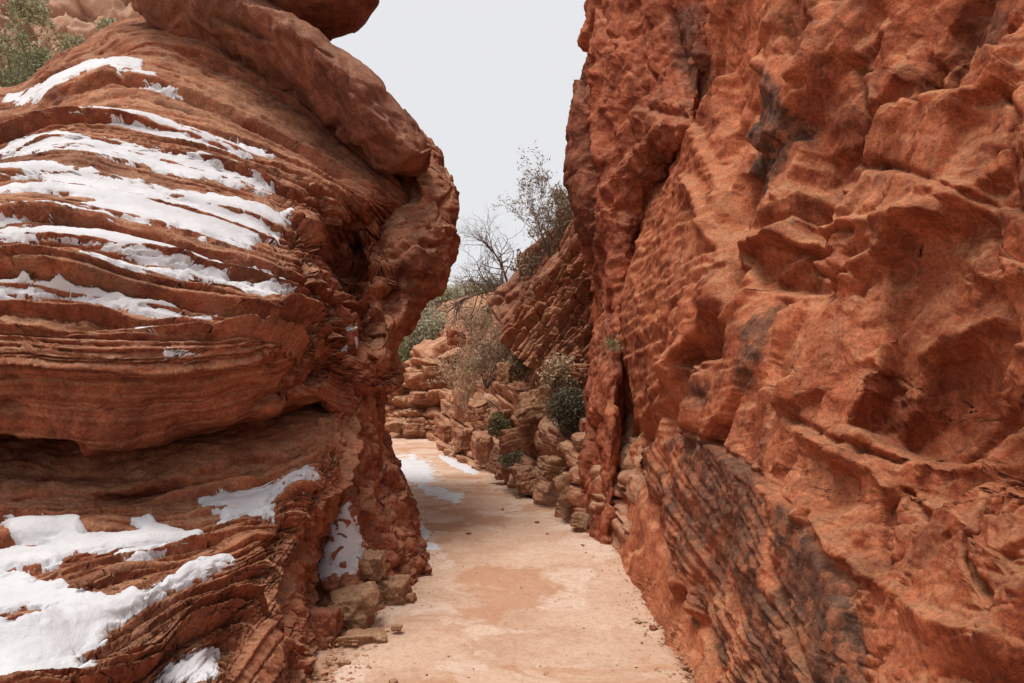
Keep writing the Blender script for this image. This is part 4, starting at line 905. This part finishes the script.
# ================================================================== PLANTS
def twig_mesh(name, segs, mat, parent, sides=4):
    p0 = np.array([s_[0] for s_ in segs]); p1 = np.array([s_[1] for s_ in segs]); r0 = np.array([s_[2] for s_ in segs]); r1 = np.array([s_[3] for s_ in segs])
    t = p1 - p0; t /= np.linalg.norm(t, axis=1)[:, None] + 1e-9
    a = np.cross(t, np.array([.3, .2, 1.])); a /= np.linalg.norm(a, axis=1)[:, None] + 1e-9; b = np.cross(t, a)
    V = []
    for pp, rr in ((p0, r0), (p1, r1)):
        for k in range(sides):
            th = 2 * math.pi * k / sides; V.append(pp + (a * math.cos(th) + b * math.sin(th)) * rr[:, None])
    V = np.stack(V, 1); n = len(segs); base = (np.arange(n) * 2 * sides)[:, None, None]
    f = np.array([[k, (k + 1) % sides, sides + (k + 1) % sides, sides + k] for k in range(sides)])[None]
    me = bpy.data.meshes.new(name); me.from_pydata(V.reshape(-1, 3).tolist(), [], (base + f).reshape(-1, 4).tolist()); me.materials.append(mat)
    o = bpy.data.objects.new(name, me); col.objects.link(o); adopt(o, parent); return o
def leaf_mesh(name, pts, size, mat, parent, rng, long=1.8):
    pts = np.array(pts); n = len(pts); a = rng.normal(size=(n, 3)); a[:, 2] += .5; a /= np.linalg.norm(a, axis=1)[:, None]
    b = np.cross(a, rng.normal(size=(n, 3))); b /= np.linalg.norm(b, axis=1)[:, None]
    s_ = size * (.6 + .8 * rng.rand(n))[:, None]
    V = np.stack([pts, pts + a * s_ * long * .5 + b * s_ * .4, pts + a * s_ * long, pts + a * s_ * long * .5 - b * s_ * .4], 1)
    me = bpy.data.meshes.new(name); me.from_pydata(V.reshape(-1, 3).tolist(), [], np.arange(n * 4).reshape(n, 4).tolist()); me.materials.append(mat)
    o = bpy.data.objects.new(name, me); col.objects.link(o); adopt(o, parent); return o
def grow(rng, p, d, ln, r, depth, out, tips, bend=.35, up=.1, kids=(2, 4), shrink=.68, nseg=4):
    p = np.array(p, float); d = np.array(d, float)
    for i in range(nseg):
        d = d + rng.normal(size=3) * bend * .5 + np.array([0, 0, up]); d /= np.linalg.norm(d)
        q = p + d * ln / nseg; r2 = r * (1 - .4 / nseg)
        out.append((p, q, r, r2, depth)); p, r = q, r2
        if depth > 0 and i >= 1:
            for _ in range(rng.randint(*kids) if i == nseg - 1 else rng.randint(0, 2)):
                e = d + rng.normal(size=3) * .75; e /= np.linalg.norm(e)
                grow(rng, p, e, ln * shrink * rng.uniform(.7, 1.1), r * .62, depth - 1, out, tips, bend, up, kids, shrink, nseg)
        if depth <= 1: tips.append(p.copy())
def shrub(px, py, d, hpx, wpx, label, leaf=None, twig=None, seed=0, stems=9, depth=2, leaves=6, lsize=.03, name='shrub', cat='shrub', group=None, r=.008, bend=.35, up=.12, lean=(0, 0), long=1.8, kids=(2, 4)):
    rng = np.random.RandomState(seed); k = d / F; base = W(px, py, d); h, w_ = hpx * k, wpx * k
    root = empty(name, label, cat, tuple(base), group)
    segs, tips = [], []
    for _ in range(stems):
        a = rng.uniform(0, 2 * math.pi); sp = rng.uniform(.1, 1) * w_ / max(h, .01)
        dr = np.array([math.cos(a) * sp + lean[0], math.sin(a) * sp + lean[1], 1.]); dr /= np.linalg.norm(dr)
        grow(rng, base + np.array([math.cos(a), math.sin(a), 0]) * w_ * .12 * rng.rand() - np.array([0, 0, .08 * h]), dr, h * rng.uniform(.4, .62), r * h, depth, segs, tips, bend, up, kids)
    st = [s_ for s_ in segs if s_[4] == depth]; tw = [s_ for s_ in segs if s_[4] < depth]
    twig_mesh('stem', st, twig or M_TWIG, root); 
    if tw: twig_mesh('twigs', tw, twig or M_TWIG, root, 3)
    if leaf and leaves:
        pts = np.repeat(np.array(tips), leaves, 0); pts = pts + rng.normal(size=pts.shape) * lsize * 1.6
        leaf_mesh('foliage', pts, lsize, leaf, root, rng, long)
    return root
shrub(571, 438, 10.2, 46, 11, 'dark grey green round shrub standing against the stone pillar', M_DARK, seed=1, stems=22, leaves=8, lsize=.024, depth=2, bend=.3, up=.2)
shrub(560, 395, 11.0, 34, 16, 'yellowish dry bush just above the dark round shrub', M_DRY, M_DRY, seed=2, stems=12, leaves=5, lsize=.035)
shrub(527, 380, 12.6, 32, 16, 'grey brown bare bush below the tilted beds', M_SAGE, seed=3, stems=12, leaves=2, lsize=.025)
shrub(466, 405, 17.5, 62, 24, 'tall straw coloured bush rising from the middle of the bank', M_DRY, seed=4, stems=20, leaves=3, lsize=.028, twig=M_DRY)
shrub(487, 385, 16.0, 48, 18, 'brown twiggy bush leaning over the bank beside the straw bush', M_BRN, seed=5, stems=16, leaves=2, lsize=.026)
shrub(500, 365, 17.5, 52, 26, 'pale tangled brush below the bare tree', M_DRY, seed=6, stems=18, leaves=2, lsize=.028)
shrub(478, 345, 21.0, 42, 24, 'reddish brown leafless brush behind the perched dark boulder', M_BRN, seed=7, stems=18, leaves=2, lsize=.03)
shrub(516, 326, 18.0, 34, 26, 'olive brush on the crest under the bare tree', M_OLIVE, seed=8, stems=14, leaves=4, lsize=.05)
shrub(613, 350, 8.2, 13, 5, 'little green tuft rooted in the cleft above the pillar', M_OLIVE, M_DRY, seed=9, stems=6, leaves=2, lsize=.018, depth=1)
shrub(564, 516, 8.9, 20, 12, 'grey dry weed at the bank foot by the path', M_DRY, M_DRY, seed=11, stems=26, leaves=0, lsize=.022)
shrub(585, 528, 8.1, 18, 6, 'pale weed clump at the base of the pillar', M_DRY, M_DRY, seed=12, stems=22, leaves=0, lsize=.02)
shrub(510, 470, 11.6, 22, 8, 'sparse weed between the rocks at the bend of the bank', M_SAGE, M_DRY, seed=13, stems=8, leaves=3, lsize=.022)
shrub(500, 435, 12.6, 20, 9, 'dusty olive tuft on the ledge of the bank', M_OLIVE, M_DRY, seed=15, stems=9, leaves=4, lsize=.025)
hill_l = ['broad pale green tree filling the gap beside the overhang', 'olive green bush at the foot of the hill by the bend', 'greyish bush half hidden by the overhang', 'low green bush behind the stacked beds', 'tall thin green bush on the hill crest', 'rounded olive bush below the hill crest', 'dry brown bush on the hill crest', 'small dark green bush on the hill crest']
for i, (x, y, d, h_, w_, mt) in enumerate([(418, 392, 29, 104, 34, M_GREEN), (398, 402, 27.5, 60, 22, M_OLIVE), (386, 398, 30, 52, 16, M_SAGE), (432, 360, 28, 40, 18, M_GREEN), (446, 320, 33, 36, 20, M_GREEN), (424, 338, 34, 44, 24, M_OLIVE), (468, 312, 36, 34, 26, M_BRN), (490, 306, 36, 26, 26, M_OLIVE)]):
    shrub(x, y, d, h_, w_, hill_l[i], mt, seed=20 + i, stems=16, leaves=9 if mt is not M_BRN else 3, lsize=.055, name='hillside_bush', group='bushes on the hill beyond the gap')
# bare trees and the shrubby tree at the skyline
def tree(name, label, base, trunk, seed, r0, blen, depth, leaf=None, leaves=3, lsize=.05, bend=.35, up=.03, side=2, long=1.8, crown='branches', kids=(2, 4)):
    rng = np.random.RandomState(seed); root = empty(name, label, 'tree', tuple(W(*base)))
    pts = np.array([W(*p) for p in trunk]); M2, _ = cr_matrix(len(pts), 5); pts = M2 @ pts
    segs, bs, tips = [], [], []; n = len(pts) - 1
    for i in range(n):
        ra, rb_ = r0 * (1 - .75 * i / n), r0 * (1 - .75 * (i + 1) / n); segs.append((pts[i], pts[i + 1], ra, rb_))
        if i > n * .25:
            t = pts[i + 1] - pts[i]; t /= np.linalg.norm(t)
            for _ in range(side if i < n - 1 else 4):
                e = t + rng.normal(size=3) * .8 + np.array([0, 0, .15]); e /= np.linalg.norm(e)
                grow(rng, pts[i + 1], e, blen * rng.uniform(.5, 1.1), rb_ * .6, depth, bs, tips, bend, up, kids)
    twig_mesh('trunk', segs, M_TWIG, root, 6); twig_mesh(crown, bs, M_TWIG, root, 3)
    if leaf:
        p = np.repeat(np.array(tips), leaves, 0); p = p + rng.normal(size=p.shape) * lsize
        leaf_mesh('foliage', p, lsize, leaf, root, rng, long)
    return root
tree('bare_tree', 'slender bare tree with forked twigs against the pale sky', (514, 300, 17), [(514,308,17),(508,285,17),(500,262,16.8),(488,246,16.6),(480,240,16.5)], 3, .035, .55, 2, bend=.5, side=2)
tree('bare_tree', 'long bare limb arching low to the left over the brush', (535, 305, 18), [(540,318,18),(522,296,18),(500,290,17.8),(478,294,17.6),(460,302,17.5),(448,312,17.5)], 8, .05, .7, 2, bend=.5, side=2)
tree('skyline_tree', 'brushy olive brown tree leaning over the tilted beds at the cliff edge', (560, 285, 13.5), [(572,292,13.5),(556,268,13.6),(545,245,13.8),(538,222,14)], 5, .034, .62, 2, M_BRN, 2, .02, side=2, long=2.8, up=.16)
tree('skyline_tree', 'upright twiggy tree rising along the right cliff edge', (578, 262, 13.2), [(584,268,13.2),(573,248,13.4),(567,230,13.6),(563,216,13.8)], 6, .028, .38, 2, M_BRN, 2, .02, side=2, long=2.6, up=.2)
shrub(535, 292, 14.5, 40, 30, 'tangle of fine bare twigs at the foot of the skyline trees', M_BRN, seed=41, stems=18, leaves=1, lsize=.04)
shrub(460, 308, 24, 22, 26, 'thin leafless brush along the skyline beside the overhang', None, seed=42, stems=20, leaves=0)
for i, (x, y, d, h_, w_, lb) in enumerate([(2, 168, 14, 178, 30, 'feathery pale green tree at the upper left picture edge'), (40, 108, 17, 66, 15, 'smaller feathery shrub right of the pale green tree'), (76, 58, 34, 14, 11, 'dusty green bush on the slope below the distant cliff'), (108, 34, 40, 10, 9, 'small faded bush under the distant cliff'), (28, 20, 42, 20, 26, 'faded green bush high on the distant slope')]):
    shrub(x, y, d, h_, w_, lb, M_JUN if i < 2 else M_GREEN, seed=50 + i, stems=14, leaves=10, lsize=.035 if i < 2 else .09, name='feathery_shrub' if i < 2 else 'slope_bush', depth=2, bend=.45)
shrub(548, 288, 14.2, 46, 36, 'wispy tan thicket of fine twigs leaning against the right cliff edge', M_BRN, seed=61, stems=26, leaves=1, lsize=.016, bend=.3, up=.15, lean=(-.15, 0))
shrub(500, 300, 17.2, 40, 40, 'low grey tangle of bare twigs along the skyline', None, seed=62, stems=26, leaves=0, bend=.5)

# ================================================================== LIGHT, SKY, CAMERA
EL, AZ = R(73), R(238)            # sun: high over the left rock
wd = bpy.data.worlds.new('World'); sc.world = wd; wd.use_nodes = True
t = wd.node_tree; bg = t.nodes['Background']; n = NT(wd)
sky = n.node('ShaderNodeTexSky', sky_type='NISHITA'); sky.sun_disc = False; sky.sun_elevation = EL; sky.sun_rotation = AZ; sky.air_density = 1; sky.dust_density = 3
tc = n.n.new('ShaderNodeTexCoord'); sx = n.n.new('ShaderNodeSeparateXYZ'); n.l.new(tc.outputs['Generated'], sx.inputs[0])
oc_ = n.ramp(sx.outputs['Z'], [(0., (.452, .45, .46)), (.45, (.456, .454, .463)), (1., (.38, .377, .377))])
oc2 = n.mix(1., oc_, (12., 12., 12.), 'MULTIPLY')
n.l.new(n.mix(.93, sky.outputs[0], oc2), bg.inputs['Color']); bg.inputs['Strength'].default_value = .12
su = bpy.data.lights.new('Sun', 'SUN'); su.energy = 2.8; su.angle = R(30); su.color = (1, .95, .88)
so = bpy.data.objects.new('Sun', su); col.objects.link(so)
dirv = np.array([math.sin(AZ) * math.cos(EL), math.cos(AZ) * math.cos(EL), math.sin(EL)])
from mathutils import Vector
so.rotation_euler = Vector(dirv).to_track_quat('Z', 'Y').to_euler(); so.location = tuple(dirv * 20)
cam = bpy.data.cameras.new('Camera'); cam.sensor_width = 36; cam.lens = F * 36 / 1024; cam.clip_end = 2000; cam.clip_start = .05
co = bpy.data.objects.new('Camera', cam); co.location = (0, 0, EYE); co.rotation_euler = (math.pi / 2 + PITCH, 0, 0); col.objects.link(co); sc.camera = co
sc.view_settings.view_transform = 'Standard'; sc.view_settings.look = 'None'; sc.view_settings.exposure = .36; sc.view_settings.gamma = 1
sc.cycles.max_bounces = 6; sc.cycles.diffuse_bounces = 5; sc.cycles.use_denoising = True
